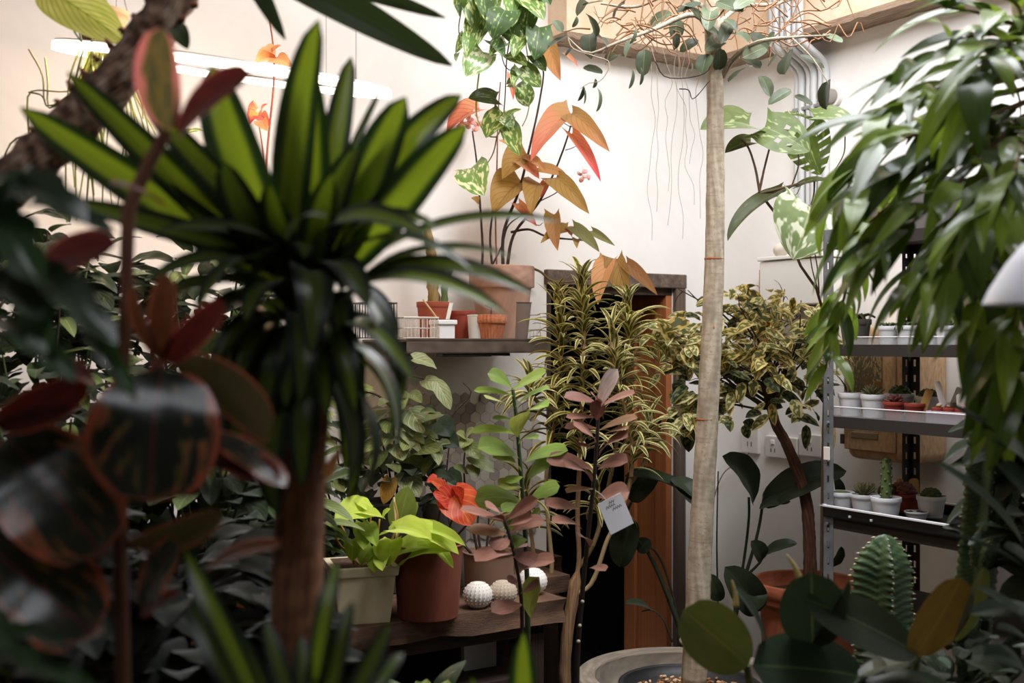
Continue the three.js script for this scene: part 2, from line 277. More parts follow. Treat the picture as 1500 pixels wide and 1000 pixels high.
// ---------------------------------------------------------------- slotted-angle shelving on the right
const steel = std(0xffffff, .5, { metalness: .3, map: tex(128, 128, (u, v) => mix([142, 147, 153], [104, 107, 112], .5 + .4 * tn(u, v, 3) + .2 * tn(u, v, 14))) });
const darkSteel = std(0x2c2622, .8);
const RA = { a0: -.55, a1: -.2, b0: 1.023, b1: 1.95 }, LEVELS = [.75, .985, 1.252, 1.442, 1.727];
{
  const t = thing('metal_shelving', 'grey slotted-angle metal shelving unit standing along the right-hand wall', 'shelving', W(RA.a0, 0, RA.b0), TH);
  const wdt = RA.a1 - RA.a0, len = RA.b1 - RA.b0;
  const hole = new THREE.Shape(); hole.moveTo(-.017, 0); hole.lineTo(.017, 0); hole.lineTo(.017, 2.0); hole.lineTo(-.017, 2.0);
  for (let y = .03; y < 1.98; y += .05) { const h = new THREE.Path(); h.moveTo(-.004, y); h.lineTo(-.004, y + .022); h.lineTo(.004, y + .022); h.lineTo(.004, y); hole.holes.push(h); }
  const side = new THREE.ExtrudeGeometry(hole, { depth: .002, bevelEnabled: false });
  const h2 = LEVELS[4] + .02;
  const flange = side.clone().scale(1, h2 / 2, 1);
  for (const [x, z, sx, sz] of [[0, 0, 1, 1], [wdt, 0, -1, 1], [0, len, 1, -1], [wdt, len, -1, -1]]) {
    const f1 = flange.clone().translate(sx * .017, 0, sz > 0 ? 0 : -.002), f2 = flange.clone().rotateY(-Math.PI / 2).translate(sx > 0 ? .002 : 0, 0, sz * .017);
    const m = part(t, 'post', merge([f1, f2]), x ? darkSteel : steel); m.position.set(x, 0, z);  // back posts take the darker steel to stand for their shade
  }
  for (const y of LEVELS) {
    const s = part(t, 'shelf', merge([box(.002, wdt - .002, y - .006, y, .002, len - .002), box(.002, .006, y - .03, y - .006, .002, len), box(wdt - .006, wdt - .002, y - .03, y - .006, .002, len), box(.002, wdt, y - .03, y - .006, .002, .006)]), darkSteel);
    for (const x of [-.003, .0]) { const b = new THREE.CylinderGeometry(.005, .005, .008, 6); b.rotateZ(Math.PI / 2); const m = part(s, 'bolt', b, steel); m.position.set(-.004, y - .018, .018 + x * 0); break; }
  }
  part(t, 'price_tag', box(-.006, -.002, 1.135, 1.17, .006, .026, .001), std(0xefe9df, .8));
}
const cactusMat = [0x46562f, 0x586839, 0x5c5a34, 0x6d6a45, 0x6b3a34].map(c => std(c, .7));
const soilMat = std(0xffffff, .95, { map: tex(128, 128, (u, v) => mix([64, 44, 32], [112, 82, 60], .4 + .5 * tn(u, v, 8) + .5 * tn(u, v, 20))), bumpMap: bumpSpeck, bumpScale: .004 });
const redPot = std(0x93382a, .55), terra = std(0xffffff, .82, { map: tex(256, 256, (u, v) => mix([186, 108, 74], [160, 84, 54], .4 + .5 * tn(u, v, 2) + .25 * tn(u, v, 9))) });
const rosette = (n, L, w, up) => { const gs = []; for (let i = 0; i < n; i++) { const g = new THREE.SphereGeometry(1, 6, 5); g.scale(w, L / 2, w * .6); g.translate(0, L / 2, 0); g.rotateX(up * (1 - .75 * i / n)); g.rotateY(i * 2.4); gs.push(g); } return merge(gs); };
const ballCactus = r => { const g = new THREE.SphereGeometry(r, 24, 12), p = g.attributes.position; for (let i = 0; i < p.count; i++) { const an = Math.atan2(p.getZ(i), p.getX(i)), k = 1 + .12 * Math.cos(an * 12); p.setX(i, p.getX(i) * k); p.setZ(i, p.getZ(i) * k); } g.computeVertexNormals(); return g; };
const column = (r, h) => { const gs = [], q = []; for (let i = 0; i <= 10; i++) q.push([r * (i ? Math.sqrt(1 - (i / 10) ** 6) : .9), h * i / 10]); gs.push(lathe(q, 12)); for (let i = 0; i < 26; i++) { const s = new THREE.SphereGeometry(r * .3, 5, 4); const an = i * 2.4; s.translate(Math.cos(an) * r * .95, h * (i + 1) / 28, Math.sin(an) * r * .95); gs.push(s); } return merge(gs); };
const trailing = r => { const gs = []; for (let i = 0; i < 9; i++) { const an = i * 2.4, L = r * rr(.7, 1.3); gs.push(tube([V(0, 0, 0), V(Math.cos(an) * L * .6, r * .5, Math.sin(an) * L * .6), V(Math.cos(an) * L, r * rr(-.2, .5), Math.sin(an) * L)], r * .16, r * .06, 6, 5)); } return merge(gs); };
const plants = { ball: r => ballCactus(r * .75).translate(0, r * .45, 0), rosette: r => rosette(16, r * 1.0, r * .22, 1.25), column: r => column(r * .36, r * 2.9), trail: trailing, tuft: r => rosette(26, r * 1.15, r * .1, 1.1), flat: r => { const g = new THREE.SphereGeometry(r * .8, 14, 6); g.scale(1, .3, 1); return g; }, bonsai: r => rosette(30, r * .8, r * .3, 1.4) };
// a small potted plant standing on a shelf; style square = moulded nursery pot
function smallPot(px, py, a, y, wpx, hk, potMat, plant, cm, label, group, category = 'succulent') {
  const p = onA(px, py, a); p.y = y; const r = wpx / 2 * -p.z / FOCAL, h = r * 2 * hk;
  const t = thing('potted_succulent', label, category, p, rr(0, 1), group);
  part(t, 'pot', potGeo(r, r * .76, h, .22, .07), potMat);
  part(t, 'soil', soilGeo(r * .9, h * .88), soilMat);
  if (plant) { const m = part(t, plant === 'column' ? 'cactus_column' : 'succulent', plants[plant](r), cactusMat[cm]); m.position.y = h * .88; m.rotation.y = rr(0, 6); }
  return t;
}
const potWhite = std(0xe3e3e6, .4);
const G2 = 'white pots on the upper metal shelf', G3 = 'pots on the middle metal shelf', G4 = 'white pots in the black tray';
[[1253, 36, .5, 0, 'grey'], [1301, 30, .9, 'trail', 'first white pot with sparse sprigs on the upper metal shelf, beside the grey pot'], [1328, 31, .9, 'trail', 'second white pot from the grey one on the upper metal shelf'], [1359, 32, .9, 'flat', 'third white pot from the grey one on the upper metal shelf, earth topped'], [1386, 31, .9, 'rosette', 'fourth white pot from the grey one on the upper metal shelf, partly behind hanging leaves']].forEach((q, i) =>
  i ? smallPot(q[0], 500, -.5, LEVELS[3], q[1], q[2], potWhite, q[3], 0, q[4], G2) : smallPot(q[0], 500, -.42, LEVELS[3], 46, .8, std(0x77736d, .5), 'trail', 3, 'round grey pot with a wire handle on the upper metal shelf', undefined, 'pot'));
[[1246, 36, .95, potWhite, 'flat', 4, 'white pot of dry brown earth at the end of the middle metal shelf'], [1279, 36, .95, potWhite, 'tuft', 3, 'white pot of low grey-green growth, second on the middle metal shelf'], [1310, 32, .8, redPot, 'rosette', 4, 'red plastic pot next to the white pots on the middle metal shelf'], [1341, 32, .8, redPot, 'flat', 2, 'red plastic pot with a wooden label on the middle metal shelf']].forEach(q => smallPot(q[0], 600, -.5, LEVELS[2], q[1], q[2], q[3], q[4], q[5], q[6], G3));
smallPot(1318, 575, -.33, LEVELS[2], 44, .7, potWhite, 'bonsai', 0, 'white pot of dark bushy succulents at the back of the middle metal shelf', G3);
smallPot(1360, 570, -.3, LEVELS[2], 40, .7, potWhite, 'bonsai', 0, 'white pot at the back of the middle metal shelf, behind the wooden label', G3);
// clear lip strips along the two shelves
const clear = phys(0xf2f4f6, .12, { transmission: .85, thickness: 0 });
const strip = (l, a, y0, y1, b0, b1) => { const t = thing('clear_shelf_lip', l, 'shelf lip', W(a, y0, b0), TH, 'clear lips of the metal shelves'); part(t, 'strip', box(-.001, .001, 0, y1 - y0, 0, b1 - b0), clear); part(t, 'bead', box(-.0025, .0025, y1 - y0, y1 - y0 + .003, 0, b1 - b0, .001), std(0xe8e8ec, .3)); };
strip('clear plastic lip along the front of the upper metal shelf', RA.a0 + .006, LEVELS[3], LEVELS[3] + .018, RA.b0 + .07, RA.b1 - .3);
strip('clear plastic lip along the front of the middle metal shelf', RA.a0 + .006, LEVELS[2], LEVELS[2] + .024, RA.b0 + .03, RA.b1 - .3);
{ // propagation box with rows of tiny red pots
  const p = onA(1372, 600, -.5); p.y = LEVELS[2]; const t = thing('seedling_tray', 'clear plastic tray holding rows of tiny red pots on the middle metal shelf', 'tray', p, TH);
  part(t, 'tray', merge([box(-.04, .1, 0, .003, 0, .2), box(-.04, -.038, 0, .03, 0, .2), box(.098, .1, 0, .03, 0, .2), box(-.04, .1, 0, .03, 0, .002), box(-.04, .1, 0, .03, .198, .2)]), phys(0xf0e6f0, .2, { transmission: .6, thickness: 0 }));
  const mini = potGeo(.0155, .012, .034, .25), bud = new THREE.SphereGeometry(.007, 8, 6).scale(1, .6, 1), bm = [0xb07c86, 0x8d5a5e, 0x9a8a5c, 0xc9a9ae].map(c => std(c, .7));
  for (let i = 0; i < 4; i++) for (let j = 0; j < 6; j++) {
    const q = thing('tiny_red_pot', `tiny red seedling pot, ${['first', 'second', 'third', 'fourth'][i]} from shelf front, ${['first', 'second', 'third', 'fourth', 'fifth', 'sixth'][j]} row of the clear tray`, 'pot', p.clone().add(V(0, .004, 0)).addScaledVector(V(CO, 0, -SI), -.018 + i * .035).addScaledVector(V(SI, 0, CO), .018 + j * .033), 0, 'tiny red pots in the clear tray');
    part(q, 'pot', mini, redPot); for (let k = 0; k < 3; k++) { const b = part(q, 'seedling', bud, bm[Math.floor(R() * 4)]); b.position.set(rr(-.008, .008), .034 + rr(0, .006), rr(-.008, .008)); } }
}
// plant labels standing in the pots
const labelMat = std(0xf1ede4, .7), tagWood = std(0xc79a58, .7);
function label(px, py, a, wpx, h, tilt, mat, text, shape) {
  const p = onA(px, py, a), w = wpx * -p.z / FOCAL, t = thing('plant_label', text, 'label', p, 0, 'plant labels stuck in the pots');
  const s = new THREE.Shape(); s.moveTo(-w / 2, 0); s.lineTo(-w / 2, h - w * .3); s.quadraticCurveTo(-w / 2, h, 0, h); s.quadraticCurveTo(w / 2, h, w / 2, h - w * .3); s.lineTo(w / 2, 0); s.lineTo(0, -w * 1.2);
  const g = new THREE.ExtrudeGeometry(s, { depth: .0016, bevelEnabled: false }); g.rotateZ(tilt); part(t, 'label', g, mat); }
label(1352, 598, -.5, 12, .05, -.35, tagWood, 'yellow wooden plant label leaning in a red pot on the middle shelf');
label(1383, 600, -.49, 9, .072, .25, labelMat, 'tallest white plant label, leaning in the clear tray of tiny pots');
label(1392, 600, -.46, 9, .06, -.4, labelMat, 'slim white plant label leaning the other way behind the tallest one');
label(1409, 596, -.5, 15, .032, .05, labelMat, 'short wide white plant label at the near end of the clear tray');
label(1270, 572, -.4, 6, .03, 0, tagWood, 'narrow tan plant label in the second white pot of the middle shelf');
label(1286, 572, -.4, 12, .026, 0, tagWood, 'small square tan plant label in the second white pot of the middle shelf');
label(1402, 476, -.47, 12, .035, -.1, labelMat, 'white plant label standing in the last white pot of the upper shelf');
{ // black tray with small cacti
  const p = onA(1206, 741, -.56); p.y = LEVELS[1]; const t = thing('cactus_tray', 'shallow black tray with a white rim carrying cacti on the lower metal shelf', 'tray', p, TH);
  part(t, 'tray', merge([box(0, .3, 0, .004, 0, .42), box(0, .004, 0, .028, 0, .42), box(.296, .3, 0, .028, 0, .42), box(0, .3, 0, .028, 0, .004), box(0, .3, 0, .028, .416, .42)]), std(0x17171a, .4));
  part(t, 'rim', merge([box(-.008, .003, .028, .032, -.008, .428), box(.297, .308, .028, .032, -.008, .428), box(-.008, .308, .028, .032, -.008, .003)]), std(0xe9e9ec, .35));
  for (const z of [.09, .16]) part(t, 'clip', box(-.006, 0, .008, .014, z, z + .006, .001), std(0xd8d8d8, .4));
  const y = LEVELS[1] + .01;
  smallPot(1232, 738, -.5, y, 40, .72, potWhite, 'flat', 1, 'white pot with a flat mossy cactus at the tray corner by the grey post', G4, 'cactus');
  smallPot(1266, 738, -.48, y, 40, .72, potWhite, 'tuft', 3, 'white pot of a bristly brown cactus, middle one of three at the tray edge', G4, 'cactus');
  smallPot(1298, 742, -.5, y, 44, .72, potWhite, 'column', 1, 'white pot with an upright knobbly green cactus column in the black tray', G4, 'cactus');
  smallPot(1364, 735, -.38, y, 42, .75, potWhite, 'bonsai', 0, 'white pot with a dark bushy plant further along the black tray', G4, 'cactus');
  smallPot(1322, 728, -.36, y, 54, .5, redPot, 'bonsai', 4, 'wide red pot of dark red rosettes at the back of the black tray', G4);
  smallPot(1342, 742, -.44, y - .004, 34, .4, potWhite, 0, 0, 'low empty white pot beside the upright cactus column', G4, 'pot');
  const c = smallPot(1300, 728, -.4, y, 34, .7, potWhite, 'ball', 2, 'white pot with a round cactus just behind the upright column', G4, 'cactus');
  label(1279, 732, -.44, 5, .045, .02, std(0x9d9a98, .6), 'thin grey plant label between two cactus pots in the black tray');
  label(1222, 722, -.5, 3, .04, .12, labelMat, 'thin white stick label in the mossy cactus pot at the tray corner');
  label(1340, 722, -.33, 14, .04, .1, tagWood, 'wide tan plant label at the back of the black tray');
  label(1318, 722, -.31, 10, .04, .0, tagWood, 'narrower tan plant label behind the upright cactus column');
}
{ // dark box on the topmost shelf and white board behind the upper shelf
  const p = onA(1262, 345, -.4), t = thing('storage_box', 'dark grey storage box on the topmost metal shelf behind the hanging leaves', 'box', V(p.x, LEVELS[4], p.z), TH);
  part(t, 'body', box(-.08, .12, 0, .12, -.03, .3, .008), std(0x5e5a58, .7)); part(t, 'lid', box(-.085, .125, .12, .137, -.035, .305, .005), std(0x48484a, .6));
  const b = thing('white_board', 'plain white panel leaning behind the pots of the upper metal shelf', 'panel', W(RA.a1 - .02, LEVELS[3], RA.b0 + .04), TH);
  part(b, 'panel', box(-.006, .006, 0, .215, 0, .5, .002), whiteMetal); part(b, 'edging', box(-.009, .009, .215, .223, 0, .5, .002), std(0x9c8f84, .6));
}
// ---------------------------------------------------------------- metal shelf on the back wall
const relA = q => { const x = q.x - CX, z = q.z - CZ; return x * CO - z * SI; }, relB = q => { const x = q.x - CX, z = q.z - CZ; return x * SI + z * CO; };
const SH = { y: 1.456, a0: relA(onB(596, 500, .3)), a1: relA(onB(806, 500, .3)) };
{
  const t = thing('wall_shelf', 'brown metal wall shelf with a folded front lip, carrying pots on the back wall', 'shelf', W(SH.a0, SH.y, 0), TH), L = SH.a1 - SH.a0;
  const m = std(0xffffff, .5, { metalness: .35, map: tex(128, 128, (u, v) => mix([122, 108, 98], [88, 76, 68], .5 + .5 * tn(u, v, 3))) });
  part(t, 'board', merge([box(0, L, -.006, 0, .002, .3), box(0, L, -.04, .003, .297, .3), box(0, L, -.04, -.036, .27, .3)]), m);
  for (const x of [.08, L - .1]) part(t, 'bracket', merge([box(x, x + .02, -.05, -.007, .002, .2, .002)]), darkSteel);
  part(t, 'label_rail', box(.12, L - .2, -.05, -.041, .25, .29, .002), std(0x2b2724, .4));
  const wires = []; const wireT = (p, q) => wires.push(tube([V(...p), V(...q)], .0018, .0018, 2, 5));
  for (const y of [.001, .075]) { wireT([L - .03, y, .06], [L - .03, y, .292]); } for (let z = .06; z < .3; z += .0195) wireT([L - .03, .001, z], [L - .03, .03, z]); wireT([L - .03, .03, .06], [L - .03, .03, .292]); wireT([L - .03, 0, .292], [L - .03, .075, .292]); wireT([L - .03, 0, .06], [L - .03, .075, .06]);
  part(t, 'end_rack', merge(wires), std(0xdcd8d2, .4));
}
function wireBasket(px, label, w, d, h, mat, b, group) {
  const p = onB(px, 496, b); p.y = SH.y + .002; const t = thing('wire_basket', label, 'basket', p, TH, group), g = [];
  const line = (x0, y0, z0, x1, y1, z1) => g.push(tube([V(x0, y0, z0), V(x1, y1, z1)], .0013, .0013, 1, 4));
  for (const y of [.002, h * .5, h]) { line(-w / 2, y, 0, w / 2, y, 0); line(-w / 2, y, -d, w / 2, y, -d); line(-w / 2, y, 0, -w / 2, y, -d); line(w / 2, y, 0, w / 2, y, -d); }
  for (let i = 0; i <= 9; i++) { const x = -w / 2 + w * i / 9; line(x, 0, 0, x, h, 0); line(x, 0, -d, x, h, -d); line(x, .002, 0, x, .002, -d); }
  for (let i = 1; i < 6; i++) for (const x of [-w / 2, w / 2]) line(x, 0, -d * i / 6, x, h, -d * i / 6);
  part(t, 'basket', merge(g), mat);
  const rim = []; for (const [x0, z0, x1, z1] of [[-w / 2, 0, w / 2, 0], [-w / 2, -d, w / 2, -d], [-w / 2, 0, -w / 2, -d], [w / 2, 0, w / 2, -d]]) rim.push(tube([V(x0, h, z0), V(x1, h, z1)], .0026, .0026, 1, 6)); part(t, 'rim', merge(rim), mat);
}
wireBasket(617, 'white wire basket of dry plants at the shelf end behind striped leaves', .11, .1, .06, std(0xe3ded6, .4), .29);
wireBasket(560, 'dark wire basket at the far end of the wall shelf', .09, .1, .1, std(0x55504c, .4), .27);
{
  const potAt = (px, py, wpx, hpx, b, rb, rim, mat, name, label, group, lip) => { const p = onB(px, py, b); p.y = SH.y; const k = -p.z / FOCAL, r = wpx / 2 * k, h = hpx * k, t = thing(name, label, name.includes('plant') ? 'plant' : 'pot', p, 0, group); const pm = part(t, 'pot', potGeo(r, r * rb, h, rim, lip ?? .05), mat); part(t, 'soil', soilGeo(r * .9, h * .88), soilMat); t.userData.r = undefined; delete t.userData.r; return [t, r, h, pm]; };
  globalThis.shelfPot = potAt;
  const rt = std(0xffffff, .8, { map: tex(128, 128, (u, v) => mix([214, 138, 100], [188, 108, 72], .4 + .5 * tn(u, v, 3) + .08 * Math.sin(u * 6.283 * 26))), bumpMap: tex(256, 4, u => 128 + 120 * Math.sin(u * 6.283 * 26), false), bumpScale: .003 });
  let [t, r, h] = potAt(719, 497, 48, 36, .26, .7, .34, rt, 'potted_succulent_plant', 'ribbed orange terracotta pot with a small dark succulent on the wall shelf', undefined, .1);
  const s = part(t, 'succulent', merge([rosette(16, .022, .006, 1.2).translate(0, .03, 0), tube([V(0, 0, 0), V(.002, .03, 0)], .0025, .002, 4, 5)]), std(0x5a3d33, .7)); s.position.y = h * .88;
  [t, r, h] = potAt(756, 497, 46, 54, .2, .72, .001, std(0x75655b, .85), 'potted_succulent_plant', 'plain grey-brown pot with a tiny green succulent, right of the ribbed one', undefined, .02);
  const s2 = part(t, 'succulent', rosette(18, .022, .006, 1.3), cactusMat[1]); s2.position.y = h * .88;
  [t, r, h] = potAt(678, 497, 40, 42, .16, .8, .15, std(0x94402f, .7), 'plant_pot', 'dark red clay pot behind the small white pot on the wall shelf');
  [t, r, h] = potAt(636, 497, 52, 55, .12, .8, .15, std(0xa05038, .8), 'potted_cactus_plant', 'clay pot holding a tall gnarled cactus at the shelf back');
  { const a = onB(632, 420, .12), c = part(t, 'cactus_stem', tube([V(0, h * .85, 0), V(-.006, h + .09, 0), V(-.012, h + .17, .0), V(-.026, h + .23, 0)], .019, .013, 24, 10, .28, 60), std(0xffffff, .8, { map: tex(64, 64, (u, v) => mix([120, 118, 60], [176, 130, 90], .5 + .9 * tn(u, v, 4))) })); part(t, 'side_shoot', tube([V(.03, h * .85, .01), V(.034, h + .05, .01), V(.05, h + .1, .01)], .012, .009, 10, 8, .25, 60), cactusMat[1]); }
  [t, r, h] = potAt(697, 497, 26, 36, .24, .8, .05, std(0xd9d9d6, .5), 'potted_succulent_plant', 'small pale gridded pot with drooping sprigs beside the ribbed orange pot');
  const s3 = part(t, 'succulent', trailing(.018), cactusMat[1]); s3.position.y = h * .9;
  { // little white tub
    const p = onB(649, 500, .27); p.y = SH.y; const q = thing('white_tub', 'small square white plastic tub with sticks on the wall shelf', 'tub', p, TH);
    part(q, 'tub', merge([box(-.026, .026, 0, .05, -.026, .026, .004), box(-.031, .031, .042, .056, -.031, .031, .003)]), std(0xf2f3f6, .4));
    part(q, 'earth', box(-.026, .026, .05, .0575, -.026, .026), soilMat);
    const st = part(q, 'white_stick', box(-.006, .006, .05, .11, -.001, .001), labelMat); st.rotation.z = -.25; const s5 = part(q, 'wooden_stick', tube([V(-.01, .05, 0), V(-.06, .115, -.01)], .0025, .0025, 2, 6), std(0xd8b98c, .7)); }
}
// ---------------------------------------------------------------- potting bench
const BY = .79, benchWood = std(0xffffff, .8, { map: woodTex([118, 86, 62], [70, 48, 34], .6), bumpMap: bumpFine, bumpScale: .003 });
{
  const t = thing('potting_bench', 'rough dark timber potting bench along the back wall', 'bench', W(-3.6, 0, .04), TH), L = 3.6 - 1.2;
  const top = (z0, z1, s, L) => { const g = new THREE.BoxGeometry(L, .055, z1 - z0, 60, 2, 6), p = g.attributes.position; for (let i = 0; i < p.count; i++) { const X = p.getX(i), Y = p.getY(i), Z = p.getZ(i); if (Math.abs(Y) < .02 || Y < 0) p.setZ(i, Z + (Z > 0 ? 1 : 0) * .014 * noise(X * 5, Y * 20, s)); if (Y < 0) p.setY(i, Y + .01 * noise(X * 6, Z * 9, s + 3)); } g.computeVertexNormals(); return g.translate(L / 2, BY - .0275, (z0 + z1) / 2); };
  for (const [i, z] of [[0, .0], [1, .24], [2, .48]]) part(t, 'plank', top(z, z + .235, i, L + [.32, .18, 0][i]), benchWood);
  for (const x of [.05, L * .5, L - .12]) for (const z of [.03, .63]) part(t, 'leg', box(x, x + .07, 0, BY - .06, z, z + .06, .004), darkWood);
  part(t, 'rail', box(.0, L - .05, BY - .09, BY - .05, .66, .69, .004), darkWood);
  part(t, 'low_shelf', box(.02, L - .05, .575, .6, .05, .68, .004), darkWood);
  part(t, 'added_dark_panel', box(.02, L + .44, .02, .6, .02, .035), darkWood);  // added dark sheet over the wall, standing for the shade under the bench
  part(t, 'added_dark_board', box(.02, L + .44, .6, BY - .06, .02, .04), darkWood);  // upper strip of the added dark sheet, also in place of shade
}
{ // wire-bound pad on the bench's lower shelf
  const p = onB(702, 985, .6), t = thing('spiral_pad', 'white wire-bound pad standing in the dark under the bench', 'pad', V(p.x, .6005, p.z), TH);
  part(t, 'pages', box(-.05, .045, 0, .085, -.008, .008, .001), std(0xd6d6d8, .8));
  part(t, 'cover', box(-.051, .046, 0, .086, .0085, .01), std(0xc6c8cc, .6));
  for (let i = 0; i < 12; i++) { const r = new THREE.TorusGeometry(.008, .0012, 5, 12); r.rotateY(Math.PI / 2); part(t, 'ring', r.translate(-.044 + i * .0077, .086, 0), std(0x3a3a3c, .4, { metalness: .6 })); }
}
{ // sea urchin shells
  const urchin = (px, py, rpx, c, label) => { const p = onY(px, py, BY), r = rpx * -p.z / FOCAL, g = new THREE.SphereGeometry(r, 60, 24), q = g.attributes.position;
    for (let i = 0; i < q.count; i++) { const an = Math.atan2(q.getZ(i), q.getX(i)), k = 1 + .035 * Math.cos(an * 20); q.setX(i, q.getX(i) * k); q.setZ(i, q.getZ(i) * k); } g.scale(1, .92, 1); g.computeVertexNormals();
    const t = thing('sea_urchin_shell', label, 'shell', p, rr(0, 6), 'sea urchin shells on the bench'); part(t, 'shell', g.translate(0, r * .92, 0), std(c, .8));
    const kn = new THREE.SphereGeometry(r * .035, 5, 4), ks = []; for (let m = 0; m < 20; m++) for (let i = 2; i < 11; i++) { const an = m / 20 * 6.283, ph = i / 12 * Math.PI; ks.push(kn.clone().translate(Math.cos(an) * Math.sin(ph) * r * 1.04, r * .92 + Math.cos(ph) * r * .94, Math.sin(an) * Math.sin(ph) * r * 1.04)); }
    part(t, 'knobs', merge(ks), std(0xe6ddd0, .7), 'stuff'); };
  urchin(700, 890, 21, 0xe4ddd3, 'white knobbly sea urchin shell beside the large brown pot');
  urchin(737, 886, 20, 0xb9a793, 'tan sea urchin shell, middle one of the three shells');
  urchin(780, 870, 21, 0xefece6, 'white sea urchin shell half hidden behind the green stem');
}
// ---------------------------------------------------------------- foliage: leaf colours
const clearCoatLeaf = (f, o, w, h) => leafMat(leafTex(f, w, h), o);
const nz = (s, t, f, k = 0) => noise(s * f + k, t * f * 1.6, k * 3.1);
const L = {}; // leaf kinds
const tinted = (m, c) => { const q = m.clone(); q.color.set(c); return q; };   // another plant's tone of the same leaf print
const tones = (m, ...cs) => [m, ...cs.map(c => tinted(m, c))];
{
  // rubbery oval ficus leaves
  const fic = (c0, c1) => clearCoatLeaf((s, t) => mix(mix(c0, c1, .5 + .5 * nz(s, t, 2, 1)), [168, 176, 140], midrib(s, .05) * .8 + .12 * vein(s, t, 12, .3, .25)), { trans: .22, coat: .55, coatR: .35 });
  L.ficus = kind(vary(6, { a: .5, b: .55, bend: .4, fold: .16, wave: .012 }, { bend: .5, fold: .12, twist: .3 }), tones(fic([76, 88, 62], [88, 100, 74]), 0x9a9a86, 0xdcdcd4), .52);
  L.ficusThin = kind(vary(4, { a: .55, b: .6, bend: .7, fold: .5 }, { bend: .5, twist: .5 }), L.ficus.mats, .3);
  // song of India: narrow, green centre, cream-yellow margins
  const soi = (g, c) => clearCoatLeaf((s, t) => Math.abs(s) > .56 + .12 * nz(s, t, 3) ? c : mix(g, c, .15 + .3 * (nz(s * 4, t, 2, 5) > .45)), { trans: .25, coat: .3 }, 32, 96);
  L.song = kind(vary(6, { a: .35, b: .6, nu: 2, bend: 1.5, fold: .35, nv: 9 }, { bend: .7, twist: .5 }), tones(soi([62, 72, 34], [222, 206, 138]), 0xd8d8c0, 0xf4f0c0), .13);
  // variegated weeping fig: cream with green blotches
  const vf = (cr, gr, k) => clearCoatLeaf((s, t) => { const q = nz(s * .9, t, 2, k) + .65 - Math.abs(s) * .9 - Math.abs(t - .5) * .5; return mix(cr, gr, Math.max(0, Math.min(1, q * 3.2))); }, { trans: .35, coat: .25 }, 64, 96);
  L.vfig = kind(vary(8, { a: .5, b: .75, bend: .5, fold: .2, nv: 7, wave: .03 }, { bend: .8, fold: .2, twist: .6 }), [...tones(vf([240, 224, 162], [126, 130, 74], 1), 0xf0e4c4), ...tones(vf([234, 214, 142], [98, 104, 56], 2), 0xd8c8a0)], .5);
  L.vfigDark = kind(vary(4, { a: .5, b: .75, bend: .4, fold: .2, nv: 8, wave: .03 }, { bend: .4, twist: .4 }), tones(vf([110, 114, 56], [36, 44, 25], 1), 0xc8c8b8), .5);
  // angel-wing begonia: ochre to salmon
  const beg = (c0, c1, c2) => clearCoatLeaf((s, t) => { const c = mix(c0, c1, t * 1.15 - .15 + .2 * nz(s, t, 2, 2)); return mix(c, c2, .55 * vein(s, t, 7, .45, .13) + .7 * midrib(s, .05) + .25 * (Math.abs(s) > .93)); }, { trans: .5, coat: .15 });
  const wing = { a: .35, b: .95, asym: .28, lobe: .16, base: .9, nv: 12, nu: 4 };
  L.begonia = kind(vary(5, { ...wing, bend: 1.1, fold: .3, wave: .02 }, { bend: .5, fold: .15 }), [beg([176, 138, 74], [196, 132, 84], [150, 92, 52]), beg([164, 128, 62], [182, 140, 70], [128, 92, 44]), beg([188, 146, 92], [238, 130, 110], [206, 110, 84])], .5);
  L.begoniaPink = kind(vary(3, { ...wing, bend: .9, fold: .5 }, { bend: .4 }), [beg([226, 142, 96], [230, 84, 92], [190, 60, 64]), beg([230, 160, 112], [222, 112, 92], [180, 82, 60])], .4);
  L.begoniaPeach = kind(vary(3, { ...wing, bend: .7, fold: .3 }, { bend: .3 }), [beg([230, 168, 110], [238, 176, 124], [198, 120, 70]), beg([176, 136, 70], [190, 150, 84], [126, 90, 44]), beg([156, 106, 62], [176, 124, 76], [112, 70, 40])], .5);
  L.begoniaGreen = kind(vary(3, { ...wing, bend: .8, fold: .4 }, { bend: .4 }), [beg([128, 126, 74], [146, 142, 88], [92, 86, 46])], .5);
  // pothos and monstera: heart shapes marbled with cream
  const marb = (g0, g1, c, amt, k) => clearCoatLeaf((s, t) => { const q = nz(s * 1.3, t * 1.2, 2, k) + .5 * nz(s * 3.2, t * 2.2, 2, k + 4) + amt + (s * Math.sin(k) > 0 ? .12 : -.12); return mix(mix(mix(g0, g1, .5 + .5 * nz(s, t, 3, k)), c, Math.max(0, Math.min(1, q * 2.4 + .1))), [196, 206, 140], .5 * midrib(s, .04)); }, { trans: .38, coat: .45, coatR: .3 });
  const heart = { a: .45, b: .8, lobe: .2, base: .95, nv: 11, nu: 4 };
  L.pothos = kind(vary(6, { ...heart, bend: .9, fold: .2, wave: .015 }, { bend: .5, fold: .15, twist: .3 }), [marb([106, 138, 60], [90, 122, 52], [206, 210, 150], -.3, 1), marb([84, 112, 46], [102, 132, 56], [192, 200, 130], -.2, 2), marb([66, 90, 40], [58, 82, 36], [150, 170, 92], -.5, 3)], .75);
  L.pothosPale = kind(vary(4, { ...heart, bend: .8, fold: .2, wave: .02 }, { bend: .4, twist: .3 }), [marb([134, 166, 100], [110, 148, 76], [226, 228, 196], .18, 5), marb([118, 152, 78], [96, 136, 60], [218, 222, 180], .0, 8)], .8);
  L.pothosDark = kind(vary(3, { ...heart, bend: .7, fold: .2 }, { bend: .4 }), [marb([52, 66, 26], [62, 76, 28], [104, 112, 44], -.45, 3)], .8);
  const hole = (s, t) => (Math.abs(Math.abs(s) - .42) < .13 && (Math.abs(t - .42) < .05 || Math.abs(t - .62) < .05));
